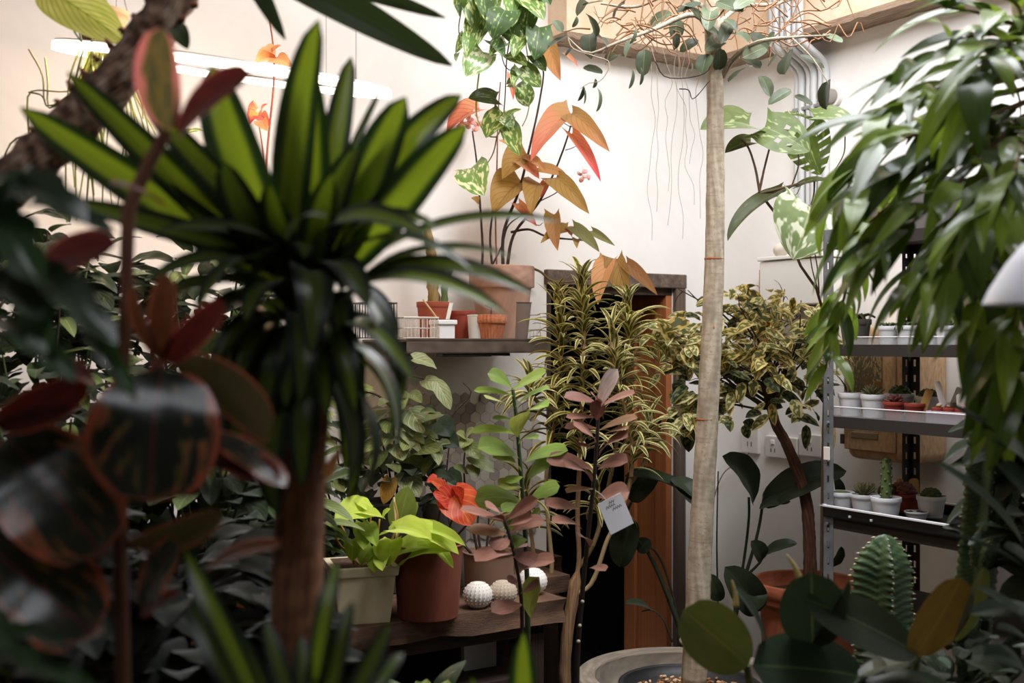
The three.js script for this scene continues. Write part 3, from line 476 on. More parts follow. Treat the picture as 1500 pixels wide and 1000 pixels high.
  const slit = (s, t) => { const q = (t * 7) % 1; return Math.abs(s) > .4 && t > .25 && q < .34; };
  L.monstera = kind([{ ...heart, nv: 22, nu: 8, bend: .6, fold: .12, skip: hole, wave: .012 }, { ...heart, nv: 22, nu: 8, bend: .8, fold: .2, skip: (s, t) => s > 0 && hole(s, t) }, { ...heart, nv: 22, nu: 8, bend: .9, fold: .3 }], [marb([132, 148, 100], [116, 136, 82], [222, 226, 198], .02, 9), marb([116, 132, 80], [98, 116, 62], [170, 182, 130], -.4, 11)], .85);
  L.monsteraSlit = kind([{ ...heart, nv: 28, nu: 8, bend: .9, fold: .25, skip: slit }], [marb([92, 110, 40], [78, 96, 34], [140, 150, 70], -.55, 3)], .8);
  L.monsteraBack = kind([{ ...heart, nv: 14, nu: 5, bend: .8, fold: .45 }], [marb([66, 74, 34], [78, 86, 40], [110, 112, 56], -.6, 6)], .55);
  // spoon-shaped fleshy leaves, green and copper
  const spoon = { a: .95, b: .42, nv: 10, bend: .5, fold: .22, base: .1 };
  const pl = (c0, c1, c2, tr = .4) => clearCoatLeaf((s, t) => mix(mix(c0, c1, .5 + .6 * nz(s, t, 2, 3)), c2, .6 * midrib(s, .05) + .16 * vein(s, t, 9, .5, .2)), { trans: tr, coat: .3, coatR: .4 });
  L.spoon = kind(vary(5, spoon, { bend: .4, fold: .15, twist: .3 }), [pl([132, 160, 62], [144, 172, 74], [172, 190, 104]), pl([112, 136, 50], [100, 124, 44], [146, 166, 80]), pl([148, 156, 74], [134, 140, 58], [176, 184, 110])], .36);
  L.copper = kind(vary(5, spoon, { bend: .4, fold: .15, twist: .3 }), [pl([140, 96, 82], [154, 108, 90], [168, 124, 104], .25), pl([114, 76, 66], [128, 86, 72], [150, 106, 88], .25), pl([148, 108, 78], [132, 100, 68], [164, 130, 98], .3)], .38);
  L.copperPale = kind([{ ...spoon, bend: .6 }], [pl([206, 196, 196], [184, 164, 158], [220, 214, 214], .2)], .45);
  // lime philodendron
  L.lime = kind(vary(5, { a: .5, b: .75, lobe: .12, base: .6, bend: .8, fold: .25, wave: .02, nv: 12, nu: 4 }, { bend: .4, fold: .15, twist: .3 }), [pl([196, 214, 74], [206, 222, 96], [176, 196, 60], .42), pl([172, 196, 60], [184, 206, 74], [200, 216, 104], .42), pl([146, 170, 56], [158, 180, 62], [186, 200, 96], .4)], .5);
  L.limeLong = kind(vary(3, { a: .55, b: .7, bend: .5, fold: .2, nv: 12 }, { bend: .3 }), [pl([112, 130, 44], [126, 142, 54], [160, 172, 84], .45), pl([84, 106, 38], [72, 92, 32], [120, 140, 66], .35)], .36);
  // net-veined begonia of the bench
  const net = (c0, c1, v) => clearCoatLeaf((s, t) => mix(mix(c0, c1, .5 + .5 * nz(s, t, 2, 4)), v, .85 * vein(s, t, 5, .55, .12) + .9 * midrib(s, .05)), { trans: .38, coat: .35 });
  const ov = { a: .4, b: .75, lobe: .1, base: .5, nv: 11, nu: 4, bend: .8, fold: .2, wave: .02 };
  L.net = kind(vary(5, ov, { bend: .4, fold: .2, twist: .3 }), [net([112, 126, 62], [134, 142, 78], [192, 190, 140]), net([92, 104, 50], [112, 122, 62], [160, 162, 108]), net([150, 158, 112], [128, 140, 88], [216, 212, 182]), net([78, 90, 42], [94, 104, 52], [130, 120, 70])], .6);
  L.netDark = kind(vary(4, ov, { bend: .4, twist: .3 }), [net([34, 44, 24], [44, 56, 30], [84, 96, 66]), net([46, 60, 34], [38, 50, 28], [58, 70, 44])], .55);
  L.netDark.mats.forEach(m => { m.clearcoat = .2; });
  L.autumn = kind(vary(3, { ...ov, lobe: .2 }, { bend: .3, twist: .3 }), [net([214, 96, 44], [196, 60, 36], [232, 150, 70]), net([176, 40, 36], [200, 72, 40], [226, 130, 60])], .75);
  L.yellow = kind([{ ...ov, bend: .5 }], [net([176, 134, 52], [162, 118, 44], [132, 92, 34])], .55);
  // bird of paradise: broad dark paddles
  L.paddle = kind(vary(4, { a: .55, b: .6, bend: .7, fold: .3, nv: 14, nu: 4, wave: .015 }, { bend: .3, fold: .15, twist: .3 }), tones(pl([42, 54, 31], [38, 48, 28], [68, 80, 49], .15), 0xe0e0d8), .42);
  // long drooping ficus leaves on the right
  L.alii = kind(vary(7, { a: .5, b: .95, bend: .7, fold: .22, nv: 10 }, { bend: .6, fold: .14, twist: .5, side: .1 }), (m => tones(m, 0xb8c4a8, 0xffffff, 0x90a088))(pl([102, 122, 36], [114, 138, 42], [150, 168, 84], .36)), .25);
  L.alii.mats[2].color.setRGB(1.25, 1.25, 1.0);
  L.alii.mats.forEach(m => { m.clearcoat = .5; m.clearcoatRoughness = .22; });
  // plain rubber plant
  const rub = (c0, c1, m) => clearCoatLeaf((s, t) => mix(mix(c0, c1, .5 + .4 * nz(s, t, 2, 7)), m, .9 * midrib(s, .045) + .1 * vein(s, t, 22, .2, .3)), { trans: .18, coat: .9, coatR: .28 });
  L.rubber = kind(vary(4, { a: .55, b: .45, bend: .5, fold: .14, nv: 14, nu: 4 }, { bend: .3, fold: .08, twist: .2 }), tones(rub([38, 54, 32], [48, 62, 36], [116, 128, 72]), 0xc0d0c8), .62);
  L.rubberOlive = kind(vary(3, { a: .55, b: .45, bend: .4, fold: .1, nv: 14, nu: 4 }, { bend: .3 }), [rub([70, 78, 32], [82, 88, 36], [110, 104, 50]), rub([104, 84, 34], [92, 72, 28], [120, 96, 44])], .62);
  L.rubberOlive.mats.forEach(m => { m.transmission = .4; m.clearcoat = .35; });
}
const barkPale = std(0xffffff, .85, { map: tex(128, 512, (u, v) => { const n = .5 + .5 * tn(u, v, 1.5) + .3 * noise(u * 5, v * 60, 2); let c = mix([196, 182, 160], [150, 136, 116], n); if (Math.abs(noise(u * 2.2, v * 130, 7)) < .05) c = mix(c, [146, 118, 92], .5); return c; }, true, [1, 1]), bumpMap: bumpFine, bumpScale: .002 });
const barkBrown = std(0xffffff, .9, { map: tex(128, 128, (u, v) => mix([122, 84, 62], [72, 46, 34], .5 + .5 * tn(u, v, 2) + .3 * noise(u * 9, v * 30, 2))), bumpMap: bumpSpeck, bumpScale: .004 });
const twigMat = std(0x8f6848, .8), darkTwig = std(0x37241d, .75), greenStem = std(0x55663a, .6), darkStem = std(0x2c3323, .55), copperStem = std(0x2b1f1b, .6), woodyTan = std(0xffffff, .85, { map: tex(64, 64, (u, v) => mix([182, 146, 108], [126, 92, 64], .5 + .6 * tn(u, v, 3))), bumpMap: bumpSpeck, bumpScale: .003 });
const blackPlastic = std(0x1d1d1f, .5);
// floor pot for a plant whose foot is below the picture
function floorPot(t, foot, r, h, mat, y0 = 0) { const g = potGeo(r, r * .78, h, .14, .05); g.translate(foot.x, y0, foot.z); wpart(t, 'pot', g, mat); const s = soilGeo(r * .9, y0 + h * .88); s.translate(foot.x, 0, foot.z); wpart(t, 'soil', s, soilMat); }

// ---------------------------------------------------------------- the big ficus in the grey planter
{
  setSeed(11);
  const foot = P(1017, 1000, 2.9), pc = P(1000, 1000, 2.9);
  const t = thing('ficus_tree', 'tall ficus tree with a pale smooth trunk growing from the big grey planter', 'tree', V(pc.x, 0, pc.z));
  const rimY = EYE - (988 - 500) / FOCAL * 2.9;
  // planter, inner pot, bark mulch
  const R0 = .272, cement = std(0xffffff, .85, { map: tex(128, 128, (u, v) => mix([150, 138, 122], [112, 102, 90], .5 + .5 * tn(u, v, 3) + .3 * tn(u, v, 12))), bumpMap: bumpSpeck, bumpScale: .002 });
  const planter = part(t, 'planter', lathe([[0, .01], [R0 * .8, .01], [R0 * .86, .05], [R0 * .97, rimY * .8], [R0, rimY - .03], [R0, rimY - .005], [R0 - .006, rimY], [R0 - .045, rimY], [R0 - .05, rimY - .006], [R0 - .055, rimY - .12], [0, rimY - .14]], 64), cement);
  part(planter, 'rim_joint', merge([box(-.003, .003, rimY - .03, rimY + .0015, -R0 - .001, -R0 + .052), box(-.003, .003, rimY - .03, rimY + .0015, R0 - .052, R0 + .001)]).rotateY(-.3), blackPlastic);
  const ir = .17, iy = rimY - .02, ix = P(1010, 1000, 2.9).x - pc.x;
  part(t, 'inner_pot', lathe([[ir * .8, iy - .12], [ir, iy - .012], [ir + .012, iy - .004], [ir + .012, iy], [ir - .004, iy], [ir - .01, iy - .04], [0, iy - .045]], 48), blackPlastic).position.set(ix, 0, .01);
  const mulch = []; for (let i = 0; i < 520; i++) { const an = R() * 6.283, q = Math.sqrt(R()) * (ir - .014), g = new THREE.BoxGeometry(rr(.004, .014), rr(.003, .006), rr(.004, .012)); g.rotateX(rr(-.5, .5)); g.rotateY(R() * 6); g.rotateZ(rr(-.5, .5)); g.translate(ix + Math.cos(an) * q, iy - .035 + rr(0, .014), .01 + Math.sin(an) * q); mulch.push(g); }
  const third = Math.floor(mulch.length / 3); [0xb58a62, 0x8a5c3c, 0xd8b48a].forEach((c, i) => part(t, 'mulch', merge(mulch.slice(i * third, (i + 1) * third)), std(c, .9), 'stuff'));
  const trunk = [[1016, 1004], [1020, 930], [1026, 800], [1033, 680], [1040, 540], [1046, 400], [1048, 250], [1047, 110], [1043, 20], [1046, -60]];
  wpart(t, 'trunk', tube(pxs(trunk, 2.9), .033, .019, 80, 16, .05, 25), barkPale);
  for (const [x, y, r] of [[1046, 379, .0232], [1036, 614, .0262], [1043, 480, 0]]) { const p = P(x, y, 2.9).sub(t.position);
    if (r) { const g = new THREE.TorusGeometry(r - .001, .003, 6, 24); g.rotateX(Math.PI / 2); g.scale(1, 1.5, 1); part(t, 'bark_ring', g.translate(p.x, p.y, p.z), std(0x9a5f3c, .9)); }
    else { const g = new THREE.OctahedronGeometry(.011); g.scale(.7, 1.5, .3); part(t, 'bark_scar', g.translate(p.x, p.y, p.z + .0235), std(0xa8714c, .9)); } }
  wpart(t, 'stake', tube(pxs([[1003, 1000], [1016, 800], [1030, 560], [1036, 470]], 2.93), .0055, .005, 20, 8), std(0x9c6f54, .8));
  { const p = P(1020, 938, 2.9).sub(t.position), g = new THREE.TorusGeometry(.034, .0055, 8, 28); g.rotateX(Math.PI / 2 + .15); const m = part(t, 'tie', g.translate(p.x - .004, p.y, p.z), std(0xd9c9b8, .6)); }
  // limbs
  const limb = (pts, d, r0, r1) => wpart(t, 'branch', tube(pxs(pts, d), r0, r1, 20, 7, .12, 60), barkPale);
  limb([[1047, 60, 2.9], [1020, 22, 2.85], [960, 42, 2.8], [905, 62, 2.75], [860, 78, 2.75], [832, 55, 2.75]], 2.9, .0085, .002);
  limb([[1046, 20, 2.9], [990, -10, 2.95], [930, 10, 3.0], [880, 5, 3.0]], 2.9, .007, .003);
  limb([[1058, 112, 2.9], [1076, 84, 2.86], [1110, 62, 2.8], [1160, 55, 2.75], [1215, 52, 2.75]], 2.9, .008, .002);
  limb([[1047, 40, 2.9], [1085, 10, 2.95], [1140, 5, 3.0], [1200, -20, 3.0]], 2.9, .007, .003);
  limb([[1160, 55, 2.75], [1190, 85, 2.7], [1205, 108, 2.68], [1213, 122, 2.68]], 2.9, .002, .001);
  limb([[832, 55, 2.75], [838, 70, 2.74], [870, 82, 2.72], [893, 92, 2.7], [880, 118, 2.7], [862, 122, 2.7], [850, 130, 2.7]], 2.9, .0016, .0009);
  for (let i = 0; i < 75; i++) { // fine arching twigs
    const rgt = i % 2, x0 = rgt ? rr(1060, 1230) : rr(860, 1035), y0 = rr(-15, 60), d = rr(2.75, 3.1), w = rr(25, 80) * (R() < .5 ? -1 : 1);
    wpart(t, 'twig', tube(pxs([[x0, y0], [x0 + w * .4, y0 + rr(-22, 24)], [x0 + w * .8, y0 + rr(-14, 34)], [x0 + w, y0 + rr(-6, 50)]], d), .0027, .001, 10, 5), twigMat); }
  for (const q of [[960, 90, 1032, 112, 1043], [995, 130, 1010, 132, 1040]]) wpart(t, 'twig', tube(pxs([[q[0], q[1]], [q[0] + 14, q[3]], [q[2] + 4, q[1] + 15], [q[4], q[1] - 12]], 2.86), .0016, .001, 14, 5), darkTwig);
  for (let i = 0; i < 8; i++) { const x = [955, 962, 978, 985, 992, 1000, 1010, 1025][i], y1 = [352, 310, 280, 330, 300, 350, 240, 320][i]; // aerial roots
    const pts = []; for (let k = 0; k <= 8; k++) pts.push([x + 9 * noise(k * .5, i * 3, 1) + (i === 4 ? k * 3 : 0), 70 + (y1 - 70) * k / 8]); wpart(t, 'aerial_root', tube(pxs(pts, 2.88), .0008, .0006, 24, 4), std(0xb5aa9c, .9)); }
  // leaves as they hang: stalk, tip, width
  const big = [[858, 20, 871, 50, 16], [882, 2, 856, 8, 13], [845, 24, 858, 5, 10], [865, 50, 866, 83, 19], [832, 52, 809, 66, 16], [812, 30, 822, 46, 11], [846, 61, 832, 79, 14], [856, 97, 879, 107, 14], [889, 92, 904, 82, 14], [945, 72, 943, 107, 18], [932, 60, 918, 82, 8], [952, 40, 981, 22, 20], [990, 27, 988, 56, 20], [1026, 3, 996, 17, 16], [1044, 7, 1037, 42, 20], [1030, 39, 1055, 55, 17], [1050, 2, 1084, 16, 20], [1073, 34, 1058, 61, 15], [1059, 62, 1035, 73, 16], [1023, 59, 999, 74, 14], [1036, 79, 1029, 105, 20], [1054, 71, 1052, 100, 18], [1096, 62, 1071, 52, 14], [1098, 51, 1124, 66, 20], [1121, 69, 1091, 83, 18], [1135, 47, 1124, 66, 14], [1161, 71, 1151, 105, 24], [1141, 77, 1129, 93, 14], [1089, 87, 1111, 99, 14], [1102, 97, 1071, 118, 16], [1114, 111, 1127, 139, 14], [1159, 131, 1129, 151, 16], [1165, 139, 1187, 153, 11], [1213, 118, 1211, 156, 17], [1171, 81, 1204, 98, 10], [1206, 49, 1231, 61, 13], [987, 50, 987, 71, 10], [872, 55, 888, 70, 12], [1000, 8, 1022, 26, 15], [1076, 14, 1100, 2, 16], [1060, 28, 1076, 44, 13], [915, 6, 902, 24, 12]];
  for (const q of big) pleaf(t, L.ficus, [q[0], q[1], q[0] + (q[2] - q[0]) * 1.12, q[1] + (q[3] - q[1]) * 1.12, q[4] * 1.3], 2.86 + rr(-.15, .1), 2.86 + rr(-.15, .1), V(rr(-.5, .3), .6, .8));
  for (const q of [[938, 98, 937, 125, 7], [926, 101, 921, 130, 7], [855, 126, 846, 148, 9], [855, 129, 855, 153, 6], [875, 129, 873, 164, 8], [872, 115, 868, 129, 9], [1013, 92, 1012, 109, 5], [845, 24, 838, 40, 8], [930, 40, 922, 64, 7]]) pleaf(t, L.ficusThin, q, 2.75, 2.75, V(.8, .2, .6));
}
// ---------------------------------------------------------------- song of India before the dark opening
{
  setSeed(21);
  const foot = P(830, 1000, 3.2), t = thing('variegated_dracaena', 'bushy dracaena with narrow yellow-edged leaves on tan canes before the dark opening', 'plant', V(foot.x, 0, foot.z));
  floorPot(t, foot, .15, .3, terra);
  const canes = [
    [[830, 1060], [828, 960], [838, 880], [848, 820], [846, 760], [850, 650], [853, 560], [855, 470], [850, 425]],
    [[838, 880], [810, 870], [808, 820], [800, 700], [815, 600], [822, 520], [818, 450]],
    [[848, 830], [868, 800], [885, 740], [905, 640], [915, 560], [922, 500], [918, 458]],
    [[840, 870], [862, 860], [890, 790], [920, 720], [926, 650], [905, 560], [895, 500]],
    [[885, 740], [930, 700], [950, 655], [948, 625]],
    [[810, 870], [790, 850], [778, 780], [770, 715]],
    [[815, 600], [790, 590], [775, 575]],
    [[868, 800], [878, 770], [874, 735]]];
  canes.forEach((c, i) => wpart(t, 'cane', tube(c.map(p => P(p[0], p[1], 3.2 + (i % 3) * .05 + (p[1] < 500 ? .05 : 0))), i ? .0065 : .015, .005, 40, 8, .12, 120, i ? undefined : (q => q < .34 ? .017 : .0065)), i ? std(0xa8906a, .8) : woodyTan));
  const tops = [[0, 3, 5.0, 62], [1, 3.2, 6, 62], [2, 3, 6, 56], [3, 3.5, 6, 46], [4, 2, 3, 16], [5, 1.8, 3, 16], [6, 1, 2, 18], [7, .8, 2, 12]], extra = [];
  let n = 0;
  for (const [ci, k0, k1, cnt] of tops) {
    const pts = canes[ci].map(p => P(p[0], p[1], 3.2 + (ci % 3) * .05 + (p[1] < 500 ? .05 : 0))), cv = new THREE.CatmullRomCurve3(pts, false, 'centripetal');
    const span = ci < 4 ? .42 : .3, N = cnt * 1.7;
    for (let i = 0; i < N; i++) {
      const q = i / N, A = cv.getPoint(1 - span * (1 - q) * (ci < 4 ? 1 : 1)), an = i * 2.4 + rr(-.3, .3), up = q > .88 ? rr(1.2, 2.6) : q > .6 ? rr(.1, .6) : rr(-.45, .25), len = rr(.085, .135) * (q > .9 ? .9 : 1);
      const dir = V(Math.cos(an), up, Math.sin(an)).normalize(), B = A.clone().addScaledVector(dir, len);
      if (n++ < 300) leaf(t, L.song, A, B, .0145, V(0, 1, .25)); else extra.push([A, B, .0145, V(0, 1, .25)]);
    }
  }
  rest(t, L.song, extra);
}
// ---------------------------------------------------------------- variegated weeping fig in the terracotta pot
{
  setSeed(31);
  const pc = P(1183, 860, 3.5), rimY = EYE - (849 - 500) / FOCAL * 3.5;
  const cr = thing('pot_stand', 'low dark crate under the terracotta pot with the leaning tree', 'crate', V(pc.x, 0, pc.z), TH);
  part(cr, 'crate', merge([box(-.14, .14, 0, .02, -.14, .14, .004), box(-.14, .14, .2, .225, -.14, .14, .004), ...[-1, 1].flatMap(i => [-1, 1].map(j => box(i * .125 - .012, i * .125 + .012, .02, .2, j * .125 - .012, j * .125 + .012)))]), darkWood);
  const t = thing('variegated_fig_tree', 'small leaning fig tree with cream-variegated leaves in a rimmed terracotta pot', 'tree', V(pc.x, .226, pc.z));
  const r = .17, h = rimY - .226;
  part(t, 'pot', lathe([[0, 0], [r * .72, 0], [r * .74, .01], [r * .84, h - .09], [r * .86, h - .07], [r * .97, h - .06], [r * .93, h - .05], [r * .94, h - .045], [r, h - .036], [r * 1.02, h - .02], [r * 1.0, h - .004], [r * .96, h], [r * .9, h - .004], [r * .86, h - .05], [0, h - .06]], 56), terra);
  part(t, 'soil', soilGeo(r * .85, h - .045), soilMat);
  const d = 3.45;
  wpart(t, 'trunk', tube(pxs([[1187, 870], [1186, 800], [1182, 740], [1172, 700], [1152, 650], [1136, 620], [1128, 590], [1120, 560]], d), .021, .014, 50, 12, .12, 40), barkBrown);
  const bc = P(1095, 530, d), br = [];
  for (let i = 0; i < 40; i++) { const an = i * 2.4, s0 = P(1130 + rr(-12, 8), 600 - rr(0, 60), d), e = bc.clone().add(V(Math.cos(an) * rr(.1, .27), rr(-.1, .23), Math.sin(an) * rr(.08, .2)));
    const m = s0.clone().lerp(e, .5).add(V(rr(-.04, .04), rr(-.01, .05), rr(-.04, .04))); br.push([s0, m, e]); wpart(t, 'branch', tube([s0, m, e], .005, .0015, 10, 5, .2, 60), darkTwig); }
  const lb = pxs([[1115, 590], [1070, 560], [1030, 520], [990, 500], [965, 490]], d - .1); wpart(t, 'branch', tube(lb, .005, .0016, 14, 5), darkTwig);
  const lb2 = pxs([[1115, 600], [1060, 590], [1020, 590], [1004, 610]], d - .1); wpart(t, 'branch', tube(lb2, .004, .0012, 14, 5), darkTwig);
  for (let i = 0; i < 60; i++) { const q = br[i % 40], a = q[1].clone().lerp(q[2], R()), b = a.clone().add(V(rr(-.07, .07), rr(-.07, .05), rr(-.06, .06))); wpart(t, 'twig', tube([a, a.clone().lerp(b, .5).add(V(0, .012, 0)), b], .0016, .0008, 6, 4), darkTwig); }
  let n = 0; const extra = [];
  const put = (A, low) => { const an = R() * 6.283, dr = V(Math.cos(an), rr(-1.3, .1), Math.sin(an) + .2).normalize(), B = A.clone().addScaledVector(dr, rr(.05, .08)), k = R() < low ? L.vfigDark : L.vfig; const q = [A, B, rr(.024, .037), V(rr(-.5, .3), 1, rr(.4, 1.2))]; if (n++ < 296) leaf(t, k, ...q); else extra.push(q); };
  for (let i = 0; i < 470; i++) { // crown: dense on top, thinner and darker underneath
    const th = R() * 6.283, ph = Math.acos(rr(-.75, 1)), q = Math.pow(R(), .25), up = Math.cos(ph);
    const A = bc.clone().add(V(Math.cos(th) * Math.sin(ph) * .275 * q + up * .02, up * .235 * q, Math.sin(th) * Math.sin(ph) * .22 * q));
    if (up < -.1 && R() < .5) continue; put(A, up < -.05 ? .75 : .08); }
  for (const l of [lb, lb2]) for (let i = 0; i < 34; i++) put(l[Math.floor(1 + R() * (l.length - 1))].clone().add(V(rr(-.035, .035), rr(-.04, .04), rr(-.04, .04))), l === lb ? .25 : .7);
  rest(t, L.vfig, extra);
  for (const q of [[1007, 622, 1009, 662, 22], [995, 610, 975, 622, 14], [1090, 622, 1096, 642, 14], [1105, 622, 1088, 618, 15], [1058, 568, 1082, 590, 16], [1181, 622, 1180, 658, 14], [1020, 590, 1030, 612, 14]]) pleaf(t, L.vfigDark, q, d - .12, d - .12, V(-.2, .3, .9));
  for (const q of [[1138, 505, 1118, 525, 20], [1105, 555, 1102, 582, 15], [1088, 560, 1083, 590, 15], [1122, 572, 1140, 570, 16], [1130, 590, 1135, 624, 13], [1160, 585, 1172, 612, 17], [1190, 545, 1192, 560, 15], [1212, 612, 1215, 668, 20], [985, 500, 962, 465, 18], [1010, 470, 970, 488, 20], [1000, 510, 1016, 540, 18], [985, 535, 968, 545, 12], [1060, 510, 1066, 545, 18]]) pleaf(t, L.vfig, q, d - .15, d - .16, V(-.2, .5, .8));
}
// ---------------------------------------------------------------- bird-of-paradise paddles behind the trunks
{
  setSeed(41);
  const mk = (fx, fy, d, label, pr) => { const foot = P(fx, fy, d), t = thing('paddle_leaf_plant', label, 'plant', V(foot.x, 0, foot.z), 0, 'dark paddle-leaved plants'); return [t, foot]; };
  let [t, foot] = mk(1005, 940, 3.35, 'dark paddle-leaved plant with jointed stalks, left of the pale trunk');
  floorPot(t, foot, .12, .48, std(0x25332a, .5));
  const st = (pts, d, r0 = .007, r1 = .004) => wpart(t, 'stalk', tube(pxs(pts, d), r0, r1, 20, 8, .08, 60), darkStem);
  st([[1008, 960], [985, 890], [950, 810], [915, 765], [925, 735]], 3.3, .009); st([[1000, 960], [985, 870], [965, 815], [950, 800], [935, 808]], 3.32, .004, .003); st([[985, 940], [970, 905], [955, 893], [940, 895]], 3.3, .003, .002);
  pleaf(t, L.paddle, [1020, 738, 915, 698, 52], 3.25, 3.2, V(-.1, 1, .35), 0, 0); pleaf(t, L.paddle, [925, 735, 962, 688, 45], 3.28, 3.3, V(.1, .8, .5), 1, 0); pleaf(t, L.paddle, [985, 700, 1018, 740, 40], 3.25, 3.2, V(.3, .8, .5), 2, 0);
  pleaf(t, L.paddle, [928, 760, 908, 830, 40], 3.3, 3.3, V(-.3, .3, .9), 1, 0); pleaf(t, L.paddle, [935, 808, 952, 790, 24], 3.3, 3.3, V(0, .6, .8), 2, 0); pleaf(t, L.paddle, [954, 893, 916, 884, 22], 3.3, 3.25, V(0, .9, .5), 3, 0);
  [t, foot] = mk(1058, 920, 3.5, 'dark paddle-leaved plant against the wall between the pale trunk and the grey post');
  floorPot(t, foot, .09, .5, blackPlastic);
  st([[1062, 1010], [1082, 880], [1110, 780], [1120, 720]], 3.5, .008); st([[1062, 1010], [1084, 860], [1097, 760], [1097, 728]], 3.5, .005); st([[1062, 1010], [1090, 850], [1112, 825], [1118, 815]], 3.48, .005); st([[1060, 1010], [1074, 930], [1075, 870], [1065, 850]], 3.45, .005);
  st([[1052, 900], [1050, 790], [1052, 690]], 3.6, .003, .002);
  pleaf(t, L.paddle, [1103, 736, 1058, 668, 66], 3.45, 3.4, V(.5, .6, .7), 0, 1); pleaf(t, L.paddle, [1118, 742, 1240, 690, 52], 3.5, 3.45, V(.1, .7, .6), 1, 0); pleaf(t, L.paddle, [1112, 745, 1158, 735, 26], 3.48, 3.45, V(0, 1, .4), 3, 0); pleaf(t, L.paddle, [1195, 700, 1235, 730, 36], 3.55, 3.5, V(.2, .7, .6), 2, 0);
  pleaf(t, L.paddle, [1116, 820, 1100, 792, 26], 3.45, 3.42, V(0, .5, .8), 1, 0); pleaf(t, L.paddle, [1120, 812, 1168, 796, 22], 3.45, 3.42, V(0, .9, .5), 2, 0);
  pleaf(t, L.paddle, [1112, 895, 1062, 830, 50], 3.3, 3.25, V(-.2, .4, .9), 0, 1); pleaf(t, L.paddle, [1090, 860, 1112, 892, 40], 3.3, 3.25, V(.3, .5, .8), 1, 1); pleaf(t, L.paddle, [1055, 880, 1040, 840, 26], 3.3, 3.3, V(-.4, .4, .8), 2, 0);
  pleaf(t, L.paddle, [1215, 830, 1232, 800, 22], 3.6, 3.55, V(.3, .6, .7), 3, 1);
}
// ---------------------------------------------------------------- monstera behind the grey post
{
  setSeed(51);
  const d = 3.2, foot = P(1203, 1000, d), t = thing('variegated_monstera', 'climbing monstera with holed, white-marbled leaves beside the grey shelving post', 'plant', V(foot.x, 0, foot.z));
  floorPot(t, foot, .07, .2, blackPlastic);
  const st = (pts, r0 = .004, r1 = .0028, m = std(0x5b4630, .7)) => wpart(t, 'stem', tube(pxs(pts, d), r0, r1, 24, 6, .1, 60), m);
  st([[1203, 1240], [1203, 900], [1206, 640], [1209, 480], [1200, 430], [1178, 400], [1155, 345], [1128, 300], [1113, 283]], .0055, .004);
  st([[1113, 283], [1148, 275], [1185, 266], [1216, 260]], .005, .004); st([[1113, 283], [1106, 245], [1095, 214], [1086, 204]]); st([[1112, 282], [1120, 245], [1128, 214]]); st([[1160, 272], [1170, 240], [1168, 215]], .0025, .002);
  st([[1193, 266], [1192, 285], [1188, 300]], .0028, .002); st([[1200, 430], [1197, 390], [1188, 345]], .002, .0015); st([[1200, 430], [1190, 395], [1185, 360]], .002, .0015); st([[1238, 200], [1236, 225], [1216, 260]], .002, .0015); st([[1130, 280], [1148, 293], [1165, 286], [1175, 268]], .0015, .001);
  pleaf(t, L.monstera, [1098, 184, 1026, 190, 52], d, d - .1, V(.1, .6, .8), 2, 1); pleaf(t, L.monsteraBack, [1100, 208, 1062, 224, 26], d + .03, d, V(0, .6, .8), 0, 0);
  pleaf(t, L.monstera, [1120, 186, 1186, 222, 66], d, d - .05, V(-.2, .4, .9), 0, 1); pleaf(t, L.monsteraSlit, [1180, 190, 1202, 256, 66], d + .05, d, V(-.5, .5, .6), 0, 0); pleaf(t, L.monsteraSlit, [1186, 176, 1140, 172, 24], d + .05, d, V(0, .9, .4), 0, 0);
  pleaf(t, L.monstera, [1192, 172, 1254, 184, 40], d, d - .05, V(-.2, .75, .6), 2, 1); pleaf(t, L.monstera, [1188, 304, 1162, 380, 104], d - .06, d - .12, V(-.05, .25, 1), 2, 0); pleaf(t, L.monsteraBack, [1144, 285, 1066, 353, 36], d, d - .08, V(-.5, .6, .4), 0, 0); pleaf(t, L.monsteraBack, [1170, 274, 1215, 266, 22], d, d - .03, V(0, .9, .4), 0, 0);
}
